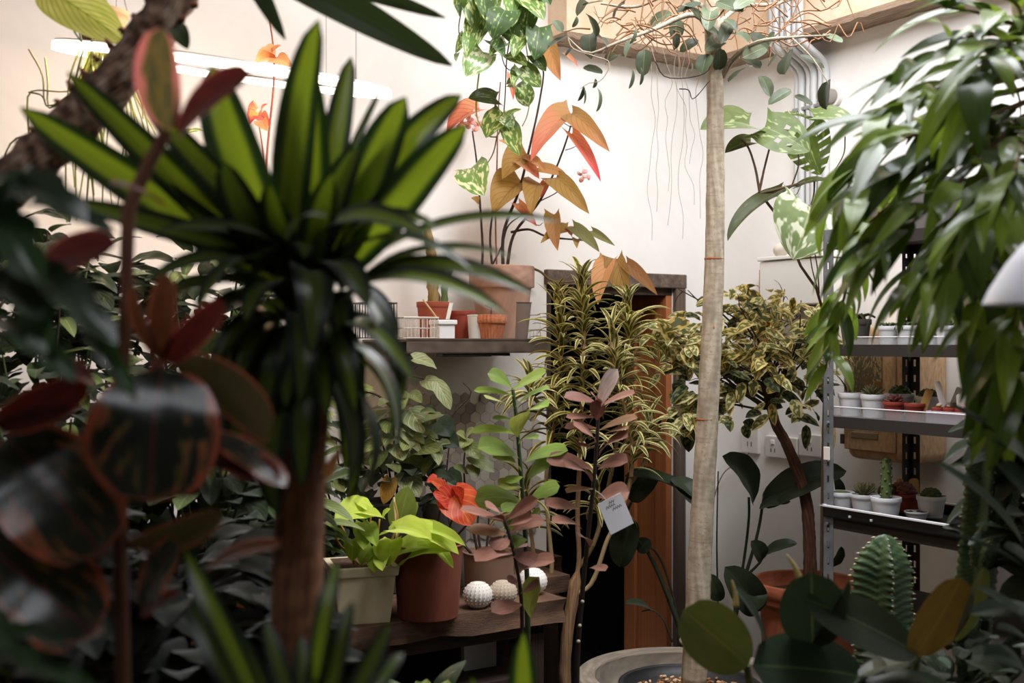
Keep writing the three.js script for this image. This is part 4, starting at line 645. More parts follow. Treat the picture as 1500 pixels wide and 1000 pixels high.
// ---------------------------------------------------------------- trailing pothos hung from the roof
{
  setSeed(61);
  const d = 2.9, p = P(735, -95, d), t = thing('hanging_pothos', 'trailing pothos with cream-marbled heart leaves hanging in front of the white wall', 'plant', p);
  part(t, 'basket', potGeo(.12, .085, .11, .2), std(0xa9825e, .7)); part(t, 'soil', soilGeo(.105, .097), soilMat);
  { const g = []; for (let i = 0; i < 3; i++) { const an = i * 2.094; g.push(tube([V(Math.cos(an) * .115, .11, Math.sin(an) * .115), V(0, .42, 0)], .0018, .0018, 2, 5)); } g.push(tube([V(0, .42, 0), V(0, 3.1 - p.y, 0)], .002, .002, 2, 5)); part(t, 'hanger', merge(g), std(0x8c7a66, .8)); }
  const st = (pts, r = .0028, m = std(0x9aa45c, .6)) => wpart(t, 'vine', tube(pxs(pts, d - .06), r, r * .7, 40, 6), m);
  st([[700, -70], [700, 0], [699, 60], [702, 100], [699, 130], [698, 168], [706, 188], [718, 200], [728, 200], [735, 180]]); st([[745, -70], [748, 40], [742, 90], [740, 140], [738, 165]], .0022, darkTwig); st([[728, 200], [722, 225], [708, 248]], .002, std(0x6c6a3a, .7)); st([[765, -70], [770, 60], [778, 120], [772, 170], [765, 185]], .0022); st([[690, -70], [675, 20], [672, 40], [674, 52], [686, 50]], .0018, darkTwig); st([[756, -70], [735, 80], [745, 102], [770, 98]], .0018, darkTwig);
  const lv = [[690, -4, 702, 52, 36, 0, 1], [740, 15, 722, 58, 42, 0, 2], [790, 40, 783, 88, 40, 0, 2], [765, -4, 797, 30, 34, 0, 1], [672, 0, 674, 26, 12, 0, 2], [680, 52, 667, 78, 15, 0, 1], [688, 50, 684, 84, 22, 0, 0], [742, 64, 717, 82, 26, 0, 0], [708, 76, 682, 112, 46, 1, 0], [745, 78, 772, 96, 24, 0, 1], [764, 98, 792, 128, 32, 0, 1], [760, 100, 752, 126, 20, 0, 0], [766, 128, 774, 156, 28, 1, 1], [727, 145, 686, 144, 30, 2, 0], [737, 165, 712, 202, 42, 0, 1], [745, 184, 761, 228, 30, 0, 1], [690, 246, 709, 287, 54, 1, 1], [720, -10, 728, 24, 30, 0, 1], [752, -8, 750, 40, 30, 0, 0], [708, -8, 714, 34, 30, 0, 2], [738, 24, 756, 66, 34, 0, 2], [775, 10, 770, 52, 34, 0, 2], [725, 30, 700, 66, 26, 0, 0], [780, 80, 800, 104, 22, 0, 2], [718, 60, 738, 84, 26, 0, 2], [700, 20, 688, 58, 28, 0, 0], [768, 50, 752, 84, 26, 0, 1], [738, 172, 764, 160, 9, 0, 0], [735, 170, 752, 186, 24, 1, 0], [670, 78, 668, 90, 8, 0, 1], [790, -20, 806, 8, 24, 0, 2], [680, -14, 672, 18, 24, 0, 0], [755, 116, 742, 124, 10, 0, 0], [752, 130, 770, 142, 18, 0, 1]];
  const ks = [L.pothos, L.pothosPale, L.pothosDark];
  for (const q of lv) pleaf(t, ks[q[5]], q, d - .05 + rr(-.08, .02), d - .1 + rr(-.08, .02), V(rr(-.3, .3), .4, 1), undefined, q[6] % ks[q[5]].mats.length);
}
// ---------------------------------------------------------------- angel-wing begonia in the grey-pink pot on the wall shelf
{
  setSeed(71);
  const p = onB(735, 497, .155); p.y = SH.y; const d = -p.z, t = thing('angel_wing_begonia', 'tall begonia with ochre winged leaves in a big dusty pink pot on the wall shelf', 'plant', p);
  const r = 48 * d / FOCAL, h = 107 * d / FOCAL, pink = std(0xffffff, .85, { map: tex(256, 128, (u, v) => mix([184, 146, 124], [158, 122, 104], .5 + .5 * tn(u, v, 2) + .2 * tn(u, v, 9)), true) });
  part(t, 'pot', potGeo(r, r * .72, h, .3, .1), pink); part(t, 'soil', soilGeo(r * .88, h * .88), soilMat);
  const q = box(-.014, .014, h * .8, h * .93, r - .001, r + .001); q.rotateY(-.25); part(t, 'faded_label', q, std(0x9a7f62, .8));
  const st = (pts, r0, r1, m = darkTwig) => wpart(t, 'stem', tube(pxs(pts, d), r0, r1, 26, 7, .12, 80), m);
  st([[705, 400], [707, 370], [704, 310], [698, 235], [692, 192]], .0042, .0025); st([[737, 400], [738, 340], [760, 280], [776, 215], [790, 150], [796, 100], [790, 85]], .0055, .0025); st([[742, 400], [752, 345], [790, 295], [815, 245], [830, 205], [836, 184]], .0055, .0025);
  st([[728, 400], [726, 330], [728, 240], [730, 160], [733, 120]], .003, .0018, std(0x8a4a3a, .7)); st([[748, 340], [775, 336], [800, 346], [855, 352]], .0042, .0025); st([[775, 391], [792, 398], [806, 410], [825, 413], [870, 406], [895, 396]], .0042, .0025, std(0x6e5a34, .8));
  st([[722, 400], [718, 350], [722, 305]], .004, .003); st([[790, 295], [815, 282], [828, 270]], .002, .0014); st([[715, 400], [735, 360], [745, 330], [768, 312]], .003, .002); st([[836, 186], [826, 180], [822, 176]], .0015, .001); st([[836, 186], [848, 182], [852, 178]], .0015, .001); st([[828, 220], [840, 216], [846, 212]], .0015, .001); st([[768, 320], [790, 330], [795, 326]], .002, .001);
  st([[895, 396], [905, 388], [918, 386]], .002, .0012, std(0x8a6a3c, .8)); st([[868, 407], [890, 392], [893, 384]], .002, .0014, std(0x8a6a3c, .8));
  const F = V(-.1, .5, .8);
  const lv = [[L.begonia, 836, 166, 778, 236, 34, 2], [L.begonia, 838, 166, 893, 222, 30, 0], [L.begoniaPink, 838, 196, 880, 266, 24, 0], [L.begonia, 772, 226, 736, 262, 38, 1], [L.begonia, 764, 266, 722, 314, 50, 1], [L.begonia, 790, 268, 778, 315, 32, 1], [L.begonia, 815, 260, 863, 313, 30, 1], [L.begonia, 790, 244, 832, 258, 20, 0], [L.begonia, 812, 314, 817, 367, 24, 0], [L.begonia, 832, 338, 792, 356, 20, 1], [L.begoniaGreen, 840, 332, 878, 369, 24, 0], [L.begoniaGreen, 868, 338, 901, 360, 14, 0], [L.begonia, 846, 350, 845, 364, 12, 1], [L.begonia, 838, 345, 826, 336, 18, 2], [L.begoniaPeach, 893, 383, 876, 446, 30, 0], [L.begoniaPeach, 904, 379, 922, 441, 32, 1], [L.begoniaPeach, 918, 385, 963, 432, 24, 2], [L.begonia, 803, 62, 821, 118, 30, 0], [L.begonia, 828, 78, 847, 98, 9, 2], [L.begoniaPink, 750, 112, 752, 147, 13, 1], [L.begoniaPink, 737, 204, 753, 216, 12, 1], [L.begoniaPink, 760, 298, 786, 331, 16, 1], [L.begoniaPink, 702, 160, 655, 196, 30, 1], [L.begonia, 776, 232, 800, 252, 18, 0], [L.begonia, 700, 300, 690, 290, 14, 1], [L.begonia, 765, 236, 790, 262, 24, 2], [L.begoniaPink, 800, 268, 792, 290, 12, 0]];
  for (const [k, a, b, c, e, w, m] of lv) pleaf(t, k, [a, b, c, e, w], d - .02 + rr(-.04, .03), d - .06 + rr(-.05, .03), F.clone().add(V(rr(-.3, .3), 0, 0)), undefined, m);
  const petal = new THREE.SphereGeometry(.006, 8, 6).scale(1, 1.3, .45), pm = [0xf0aca0, 0xf6c6bc, 0xe48a86].map(c => std(c, .6));
  const flowers = (cx, cy, n, sp, dd) => { for (let i = 0; i < n; i++) { const m = part(t, 'flower', petal, pm[i % 3]); m.position.copy(P(cx + rr(-sp, sp), cy + rr(-sp, sp) * .9, dd + rr(-.04, .04))).sub(t.position); m.rotation.set(rr(-.6, .6), 0, rr(-1.5, 1.5)); m.scale.setScalar(rr(.7, 1.3)); } };
  flowers(685, 175, 34, 18, d - .02); flowers(856, 255, 9, 9, d - .1);
  wpart(t, 'stem', tube(pxs([[850, 268], [856, 255], [853, 244]], d - .1), .0008, .0006, 6, 4), std(0xd68a80, .7));
}
// ---------------------------------------------------------------- tall spoon-leaved plants before the bench
{
  setSeed(81);
  const d = 2.52, foot = P(772, 1000, d), t = thing('green_spoon_leaf_plant', 'tall single-stemmed plant with bright green spoon-shaped leaves in front of the hexagon tiles', 'plant', V(foot.x, 0, foot.z));
  floorPot(t, foot, .057, .16, terra);
  wpart(t, 'stem', tube(pxs([[773, 1400], [773, 1000], [772, 850], [768, 760], [762, 680], [756, 610], [751, 568]], d), .0095, .004, 50, 10, .05, 30), std(0x33472a, .6));
  const lv = [[750, 570, 714, 547, 22, 1], [751, 570, 800, 545, 24, 0], [752, 580, 694, 572, 9, 0], [753, 598, 712, 583, 24, 2], [755, 596, 806, 568, 18, 0], [756, 618, 721, 613, 7, 1], [758, 640, 765, 605, 26, 2], [772, 608, 803, 595, 22, 0], [759, 637, 690, 633, 14, 0], [760, 650, 788, 642, 14, 0], [761, 672, 700, 656, 30, 1], [763, 690, 722, 670, 22, 2], [768, 678, 832, 660, 26, 0], [772, 706, 812, 674, 32, 1], [766, 698, 740, 706, 13, 0], [764, 735, 695, 733, 34, 1], [765, 715, 730, 712, 20, 2], [778, 728, 820, 712, 26, 0], [770, 745, 735, 748, 16, 1], [775, 775, 792, 748, 22, 1], [768, 760, 740, 775, 20, 1], [778, 905, 790, 845, 26, 2], [772, 790, 745, 800, 18, 1]];
  for (const q of lv) pleaf(t, L.spoon, [...q.slice(0, 4), q[4] * 1.3], d - .01, d - .05 + rr(-.06, .03), V(rr(-.25, .25), .75, .55), undefined, q[5]);
}
{
  setSeed(83);
  const d = 2.47, foot = P(845, 1000, d), t = thing('copper_spoon_leaf_plant', 'taller plant with copper-pink spoon-shaped leaves on a dark stem before the dark opening', 'plant', V(foot.x, 0, foot.z));
  floorPot(t, foot, .057, .16, terra);
  wpart(t, 'stem', tube(pxs([[842, 1400], [846, 960], [852, 880], [862, 780], [872, 680], [876, 615], [877, 590]], d), .0085, .004, 50, 10, .06, 30), copperStem);
  for (const [x, y] of [[853, 880], [849, 915], [847, 938]]) { const p = P(x, y, d).sub(t.position), g = new THREE.SphereGeometry(.004, 8, 6); part(t, 'node', g.translate(p.x, p.y, p.z + .006), std(0xd5cfc0, .6)); }
  const lv = [[876, 592, 826, 582, 20, 1], [876, 596, 868, 578, 16, 0], [878, 597, 930, 576, 20, 0], [874, 615, 876, 585, 18, 1], [874, 612, 829, 611, 10, 0], [873, 627, 827, 627, 14, 0], [872, 648, 840, 622, 28, 0], [878, 630, 934, 612, 20, 2], [880, 640, 920, 628, 18, 2], [870, 656, 845, 652, 10, 1], [868, 688, 800, 674, 24, 0], [867, 705, 828, 684, 28, 1], [878, 668, 920, 640, 26, 1], [876, 688, 920, 676, 24, 0], [869, 716, 830, 722, 18, 2], [876, 728, 922, 720, 28, 0], [848, 745, 800, 740, 20, 0], [852, 775, 808, 765, 18, 0], [864, 800, 848, 785, 20, 1], [864, 832, 887, 836, 16, 0]];
  for (const q of lv) pleaf(t, L.copper, [...q.slice(0, 4), q[4] * 1.25], d - .01, d - .05 + rr(-.06, .03), V(rr(-.25, .25), .7, .6), undefined, q[5]);
  pleaf(t, L.copperPale, [877, 600, 905, 540, 26], d - .02, d - .06, V(-.6, .2, .8), 0, 0);
  // hanging paper tag with handwriting
  const p = P(902, 752, d - .06), tg = thing('paper_tag', 'white handwritten paper tag hanging among the copper leaves', 'tag', p);
  const cv = document.createElement('canvas'); cv.width = 128; cv.height = 192; const cx = cv.getContext('2d'); cx.fillStyle = '#eceaf0'; cx.fillRect(0, 0, 128, 192); cx.strokeStyle = '#4a4a52'; cx.lineWidth = 3;
  for (const [x, y, n] of [[52, 24, 2], [30, 44, 3], [58, 66, 3]]) { cx.beginPath(); cx.moveTo(x, y); for (let i = 0; i < n * 3; i++) cx.lineTo(x + i * 6, y + (i % 2 ? -7 : 6)); cx.stroke(); }
  const tt = new THREE.CanvasTexture(cv); tt.colorSpace = THREE.SRGBColorSpace;
  const g = box(-.028, .028, -.036, .036, -.0008, .0008); const uv = g.attributes.uv, pp = g.attributes.position; for (let i = 0; i < uv.count; i++) uv.setXY(i, pp.getX(i) / .056 + .5, pp.getY(i) / .072 + .5);
  g.rotateZ(.42); g.rotateY(.25); part(tg, 'card', g, std(0xffffff, .8, { map: tt }));
  wpart(tg, 'string', tube([P(890, 735, d - .06), P(882, 725, d - .03), P(872, 718, d)], .0008, .0008, 6, 4), std(0xcfc6b4, .8));
}
{
  setSeed(85);
  const d = 2.42, foot = P(760, 1000, d), t = thing('low_copper_plant', 'low copper-leaved plant with a forked dark stem in front of the sea urchin shells', 'plant', V(foot.x, 0, foot.z + .02));
  floorPot(t, foot.clone().add(V(-.05, 0, .06)), .055, .14, terra);
  wpart(t, 'stem', tube(pxs([[730, 1400, 2.37], [752, 1100, 2.4], [764, 970], [763, 870], [757, 830], [748, 790], [739, 760]], d), .006, .0035, 40, 8, .06, 30), copperStem);
  const lv = [[738, 764, 674, 747, 20, 0], [738, 762, 712, 742, 22, 0], [738, 762, 718, 758, 18, 1], [742, 762, 788, 730, 18, 1], [745, 770, 780, 758, 16, 0], [747, 780, 798, 762, 20, 0], [742, 782, 686, 778, 22, 2], [746, 790, 722, 805, 24, 0], [752, 812, 696, 822, 26, 0], [752, 815, 790, 825, 20, 1], [760, 838, 812, 822, 26, 0], [758, 850, 744, 852, 14, 1], [762, 870, 790, 856, 18, 1], [764, 885, 720, 896, 24, 0], [752, 808, 772, 800, 14, 1]];
  for (const q of lv) pleaf(t, L.copper, [...q.slice(0, 4), q[4] * 1.25], d - .01, d - .05 + rr(-.06, .03), V(rr(-.25, .25), .7, .6), undefined, q[5]);
}
// ---------------------------------------------------------------- pots and plants on the bench
const benchPot = (px, py, wpx, hpx, mat, label, name = 'potted_plant', rb = .8, rim = .14) => { const p = onY(px, py, BY), k = -p.z / FOCAL, r = wpx / 2 * k, h = hpx * k, t = thing(name, label, 'plant', p); part(t, 'pot', potGeo(r, r * rb, h, rim, .05), mat); part(t, 'soil', soilGeo(r * .9, h * .88), soilMat); return [t, -p.z, r, h]; };
const stems = (t, list, d, r0, r1, mat) => { for (const pts of list) wpart(t, 'stem', tube(pxs(pts, d), r0, r1, 16, 6, .08, 60), mat); };
{ // lime philodendron, cream pot
  setSeed(91);
  const p = onY(528, 905, BY), d = -p.z, k = d / FOCAL, t = thing('lime_philodendron', 'lime-green philodendron spilling over a square cream pot on the bench', 'plant', p);
  const h = 82 * k, w = 46 * k, pot = new THREE.CylinderGeometry(1, .84, 1, 4, 8, true, Math.PI / 4), mk = (wt, wb, y0, y1) => { const g = new RoundedBoxGeometry(2, y1 - y0, 2, 3, .012), q = g.attributes.position; for (let i = 0; i < q.count; i++) { const f = wb + (wt - wb) * (q.getY(i) / (y1 - y0) + .5); q.setX(i, q.getX(i) * f); q.setZ(i, q.getZ(i) * f); } g.computeVertexNormals(); return g.translate(0, (y0 + y1) / 2, 0); };
  const cream = std(0xdccfae, .45);
  part(t, 'pot', mk(w * .96, w * .8, 0, h * .9).rotateY(.3), cream); part(t, 'rim', mk(w * 1.06, w * 1.02, h * .84, h).rotateY(.3), cream); part(t, 'soil', box(-w * .85, w * .85, h * .96, h * 1.004, -w * .85, w * .85).rotateY(.3), soilMat);
  stems(t, [[[540, 830], [552, 790], [556, 760]], [[550, 830], [575, 800], [585, 778]], [[520, 830], [505, 780], [490, 755]], [[560, 830], [582, 760], [578, 735]], [[545, 830], [540, 790], [545, 740]], [[530, 830], [500, 800], [482, 770]]], d - .03, .0035, .0024, std(0xb58a4c, .6));
  const lv = [[548, 752, 490, 762, 50, 0], [545, 745, 520, 735, 30, 0], [500, 760, 560, 758, 30, 0], [568, 780, 632, 790, 46, 0], [580, 775, 672, 812, 42, 0], [600, 772, 682, 800, 26, 1], [575, 790, 570, 828, 44, 0], [555, 800, 548, 838, 30, 1], [580, 812, 655, 800, 44, 1], [590, 826, 660, 808, 36, 0], [530, 765, 532, 805, 28, 2], [535, 770, 552, 800, 26, 2], [515, 790, 516, 822, 24, 2], [545, 800, 528, 826, 26, 2], [560, 760, 572, 745, 16, 1], [500, 790, 478, 770, 26, 1], [566, 822, 560, 836, 26, 1], [620, 788, 664, 832, 22, 1]];
  for (const q of lv) pleaf(t, L.lime, q, d - .05 + rr(-.03, .03), d - .1 + rr(-.05, .03), V(rr(-.3, .3), .8, .5), undefined, q[5]);
  pleaf(t, L.limeLong, [582, 778, 598, 712, 40], d + .06, d + .08, V(.1, .2, 1), 0, 0); pleaf(t, L.limeLong, [575, 780, 612, 735, 28], d + .08, d + .1, V(-.2, .3, 1), 1, 0);
  wpart(t, 'support_stick', tube(pxs([[583, 830], [580, 770], [577, 728]], d), .003, .003, 4, 6), std(0xdcc896, .7));
}
{ // large brown pot with begonias behind
  setSeed(93);
  const clay = terra.clone(); clay.color.setRGB(.42, .36, .4);
  let [t, d, r, h] = benchPot(627, 902, 108, 108, clay, 'large red-brown clay pot on the bench with an orange autumn-toned begonia', 'orange_begonia', .82, .02);
  stems(t, [[[640, 810], [655, 780], [668, 745]], [[632, 810], [640, 770], [650, 720]], [[640, 815], [690, 760], [712, 720]]], d + .02, .004, .002, darkTwig);
  for (const q of [[662, 722, 690, 770, 60, 0], [668, 735, 634, 722, 40, 1], [652, 716, 630, 703, 20, 0], [672, 728, 680, 716, 30, 1], [640, 700, 625, 706, 14, 1]]) pleaf(t, L.autumn, q, d + .02, d - .02, V(.1, .4, .9), undefined, q[5]);
  [t, d, r, h] = benchPot(716, 872, 78, 66, std(0x7c5f4c, .85), 'short taupe pot behind the sea urchin shells with thin dark upright stems', 'dark_stemmed_begonia', .9, .05);
  stems(t, [[[700, 810], [690, 760], [682, 720], [680, 670], [686, 640]], [[704, 810], [700, 760], [712, 715]], [[690, 810], [660, 770], [655, 720]], [[712, 810], [716, 760], [712, 740]], [[722, 812], [735, 790], [750, 770]]], d, .0042, .002, darkTwig);
  for (const q of [[684, 650, 702, 672, 24, 1], [686, 642, 675, 656, 20, 0], [690, 668, 724, 692, 24, 3], [690, 680, 699, 700, 20, 3], [683, 640, 696, 628, 16, 2], [682, 642, 668, 634, 16, 0], [684, 690, 664, 684, 16, 3]]) pleaf(t, L.net, q, d - .02, d - .05, V(0, .6, .7), undefined, q[5]);
}
{ // green begonia thicket at the back of the bench
  setSeed(95);
  const slate = std(0x464444, .6);
  let [t, d, r, h] = benchPot(578, 862, 90, 130, slate, 'upright begonia thicket with pale net-veined leaves at the back of the bench', 'net_leaf_begonia', .85, .05);
  stems(t, [[[585, 760], [580, 700], [577, 620], [583, 560], [588, 520]], [[590, 760], [600, 690], [612, 650]], [[580, 760], [570, 690], [558, 640]], [[585, 760], [562, 700], [545, 660]], [[590, 760], [608, 720], [625, 690]], [[583, 560], [600, 545], [612, 535]], [[583, 545], [610, 552], [628, 556]], [[577, 600], [555, 580], [530, 572]], [[577, 610], [600, 605], [612, 600]]], d, .0042, .002, darkTwig);
  const lv = [[604, 548, 638, 522, 0, 0], [622, 556, 650, 575, 26, 2], [605, 525, 640, 540, 26, 2], [545, 570, 512, 572, 14, 0], [542, 578, 516, 590, 20, 3], [600, 600, 620, 635, 44, 2], [605, 640, 590, 660, 30, 0], [580, 650, 590, 675, 34, 2], [576, 640, 562, 652, 30, 0], [565, 645, 516, 668, 26, 0], [590, 700, 614, 728, 38, 2], [592, 690, 598, 722, 30, 2], [570, 600, 545, 625, 28, 3], [575, 590, 555, 595, 24, 3], [585, 590, 597, 580, 22, 1], [610, 655, 645, 660, 36, 1], [625, 650, 642, 682, 30, 2], [635, 660, 660, 650, 24, 1], [600, 660, 625, 690, 30, 0], [560, 660, 545, 690, 26, 1], [555, 620, 530, 640, 26, 3], [583, 575, 590, 600, 26, 0], [575, 612, 566, 635, 26, 1], [618, 630, 640, 620, 26, 1], [590, 620, 605, 640, 24, 3], [640, 690, 655, 672, 20, 0], [548, 660, 522, 690, 26, 3], [575, 665, 560, 690, 26, 3], [600, 575, 618, 590, 20, 1], [640, 560, 660, 600, 24, 2]];
  for (const q of lv) if (q[4]) pleaf(t, L.net, q, d - .02 + rr(-.08, .05), d - .07 + rr(-.08, .05), V(rr(-.4, .3), .7, .7), undefined, q[5]);
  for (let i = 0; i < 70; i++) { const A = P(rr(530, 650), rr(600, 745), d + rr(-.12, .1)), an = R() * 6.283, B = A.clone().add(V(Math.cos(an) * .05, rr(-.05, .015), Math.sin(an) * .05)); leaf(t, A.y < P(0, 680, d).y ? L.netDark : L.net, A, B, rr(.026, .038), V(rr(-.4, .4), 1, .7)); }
  pleaf(t, L.yellow, [572, 700, 562, 738, 24], d - .12, d - .14, V(.2, .2, 1), 0, 0);
  [t, d, r, h] = benchPot(650, 858, 70, 130, std(0x55524f, .6), 'dark-leaved begonia in a tall grey pot close to the tiled wall', 'dark_begonia', .9, .05);
  stems(t, [[[650, 760], [648, 690], [640, 640]], [[652, 760], [655, 680], [660, 640]], [[645, 640], [665, 605], [690, 575], [678, 560]]], d, .0035, .0016, darkTwig);
  for (const q of [[638, 618, 660, 640, 40], [640, 640, 672, 655, 34], [620, 600, 640, 612, 22], [645, 680, 628, 700, 26], [655, 690, 675, 712, 26], [640, 660, 612, 670, 28], [655, 650, 640, 662, 26]]) pleaf(t, L.netDark, q, d - .02, d - .06, V(-.1, .7, .7));
  [t, d, r, h] = benchPot(505, 862, 80, 110, blackPlastic, 'dark bushy foliage plant in a black pot behind the dracaena trunk', 'dark_foliage_plant', .85, .05);
  const c = P(478, 725, d - .06); stems(t, [[[505, 800], [500, 720], [492, 640]], [[508, 800], [520, 720], [530, 660]], [[500, 790], [480, 720], [470, 690]]], d - .05, .004, .002, darkTwig);
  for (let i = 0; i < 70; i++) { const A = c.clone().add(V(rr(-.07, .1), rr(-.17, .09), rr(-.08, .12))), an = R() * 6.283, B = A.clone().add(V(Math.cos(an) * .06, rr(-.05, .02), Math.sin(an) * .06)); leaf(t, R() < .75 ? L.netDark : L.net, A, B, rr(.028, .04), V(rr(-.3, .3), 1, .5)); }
  for (const q of [[520, 640, 478, 622, 22], [512, 590, 470, 600, 14], [500, 625, 470, 618, 10], [505, 655, 470, 640, 16]]) pleaf(t, L.netDark, q, d - .06, d - .1, V(0, .9, .4));
}
// dense plants along the left part of the bench
{
  setSeed(97);
  L.glossy = kind(vary(5, { a: .5, b: .8, bend: .7, fold: .2, nv: 8 }, { bend: .5, fold: .15, twist: .4 }), [leafMat(leafTex((s, t) => mix([60, 82, 34], [156, 170, 96], .8 * midrib(s, .06) + .35 * vein(s, t, 8, .4, .14))), { trans: .3, coat: .7, coatR: .3 }), leafMat(leafTex((s, t) => mix([34, 50, 26], [84, 104, 60], .7 * midrib(s, .06) + .2 * vein(s, t, 8, .4, .14))), { trans: .25, coat: .7, coatR: .3 }), leafMat(leafTex((s, t) => mix([112, 128, 66], [190, 196, 150], .8 * midrib(s, .08) + .5 * vein(s, t, 6, .5, .16))), { trans: .35, coat: .5, coatR: .3 })], .42);
  const bush = (px, py, d, rx, ry, n, len, pick, name, label, potR = .085) => {
    const c = P(px, py, d), top = c.y - ry * .8, y0 = BY, t = thing(name, label, 'plant', V(c.x, y0, c.z)), h = Math.max(.1, Math.min(.2, top - y0));
    part(t, 'pot', potGeo(potR, potR * .75, h, .18), R() < .5 ? terra : blackPlastic); part(t, 'soil', soilGeo(potR * .9, h * .88), soilMat);
    for (let i = 0; i < 7; i++) { const an = i * .9; wpart(t, 'stem', tube([V(c.x + Math.cos(an) * .02, y0 + h * .8, c.z + Math.sin(an) * .02), V(c.x + Math.cos(an) * rx * .3, (y0 + h + c.y) / 2, c.z + Math.sin(an) * rx * .3), c.clone().add(V(Math.cos(an) * rx * .7, ry * rr(.1, .8), Math.sin(an) * rx * .7))], .0045, .002, 10, 6, .1, 50), i % 2 ? darkTwig : greenStem); }
    for (let i = 0; i < n; i++) { const th = R() * 6.283, u = rr(-1, 1), q = Math.pow(R(), .4), A = c.clone().add(V(Math.cos(th) * Math.sqrt(1 - u * u) * rx * q, u * ry * q, Math.sin(th) * Math.sqrt(1 - u * u) * rx * q)), B = A.clone().add(V(Math.cos(th), rr(-.8, .5), Math.sin(th)).normalize().multiplyScalar(len * rr(.7, 1.25))); leaf(t, pick(), A, B, 0, V(0, 1, .3)); }
  };
  bush(395, 740, 2.55, .16, .15, 110, .085, () => L.glossy, 'glossy_bush', 'glossy green bush with silvery reflections left of the striped dracaena trunk');
  bush(250, 640, 2.5, .18, .2, 110, .08, () => R() < .6 ? L.glossy : L.netDark, 'bench_bush', 'dark mixed-leaf bush on the bench behind the variegated rubber plant');
  bush(60, 560, 2.3, .18, .22, 120, .075, () => R() < .5 ? L.netDark : L.glossy, 'small_leaved_bush', 'dense small-leaved green bush at the far end of the bench');
  bush(330, 545, 2.6, .13, .12, 80, .07, () => L.glossy, 'yellow_green_bush', 'small yellow-green bush on the bench under the drooping striped leaves', .07);
  bush(150, 470, 2.55, .15, .16, 90, .08, () => L.netDark, 'tall_dark_bush', 'tall dark bush on the bench beneath the slanting brown trunk');
  bush(420, 590, 2.7, .1, .13, 60, .07, () => R() < .5 ? L.net : L.glossy, 'pale_leaved_bush', 'pale small-leaved bush peeping out beside the dracaena trunk top', .07);
  L.shade = { ...L.netDark, mats: L.netDark.mats.map(m => tinted(m, 0x687060)) };   // netDark tinted down: shade near the floor put into the leaf colour
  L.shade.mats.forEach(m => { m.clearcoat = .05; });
  const dk = () => R() < .7 ? L.netDark : L.glossy;
  bush(300, 690, 2.2, .17, .24, 190, .09, dk, 'broad_dark_bush', 'broad dark leafy bush filling the gap behind the round pink-edged leaf');
  bush(70, 720, 2.15, .2, .22, 190, .09, dk, 'shaded_bush', 'deeply shaded leafy bush at the left end of the bench, low down');
  bush(40, 420, 2.4, .2, .17, 150, .085, dk, 'upper_left_bush', 'leafy dark bush right under the hanging stems at the left edge');
  bush(290, 440, 2.6, .16, .12, 110, .08, dk, 'mid_left_bush', 'dark bush seen between the rubber plant stems under the ring lamp');
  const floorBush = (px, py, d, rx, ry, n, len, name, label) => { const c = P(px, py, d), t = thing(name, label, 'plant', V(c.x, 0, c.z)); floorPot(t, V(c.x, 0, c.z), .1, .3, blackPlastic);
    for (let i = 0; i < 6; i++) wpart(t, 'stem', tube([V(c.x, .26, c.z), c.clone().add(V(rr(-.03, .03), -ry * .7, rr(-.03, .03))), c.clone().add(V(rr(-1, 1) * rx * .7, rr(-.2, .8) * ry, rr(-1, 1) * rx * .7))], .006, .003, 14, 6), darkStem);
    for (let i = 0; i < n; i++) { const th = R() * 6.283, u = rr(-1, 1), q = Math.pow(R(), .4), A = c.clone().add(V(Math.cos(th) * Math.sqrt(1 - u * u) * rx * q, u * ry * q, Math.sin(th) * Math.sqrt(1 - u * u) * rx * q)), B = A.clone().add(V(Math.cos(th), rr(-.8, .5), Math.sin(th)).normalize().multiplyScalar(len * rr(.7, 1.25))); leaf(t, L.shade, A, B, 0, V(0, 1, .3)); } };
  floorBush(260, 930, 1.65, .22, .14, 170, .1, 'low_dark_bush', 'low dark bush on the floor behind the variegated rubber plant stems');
  floorBush(30, 900, 1.5, .2, .16, 150, .1, 'corner_dark_bush', 'dark leafy bush in the lower left corner behind the shaded round leaves');
}
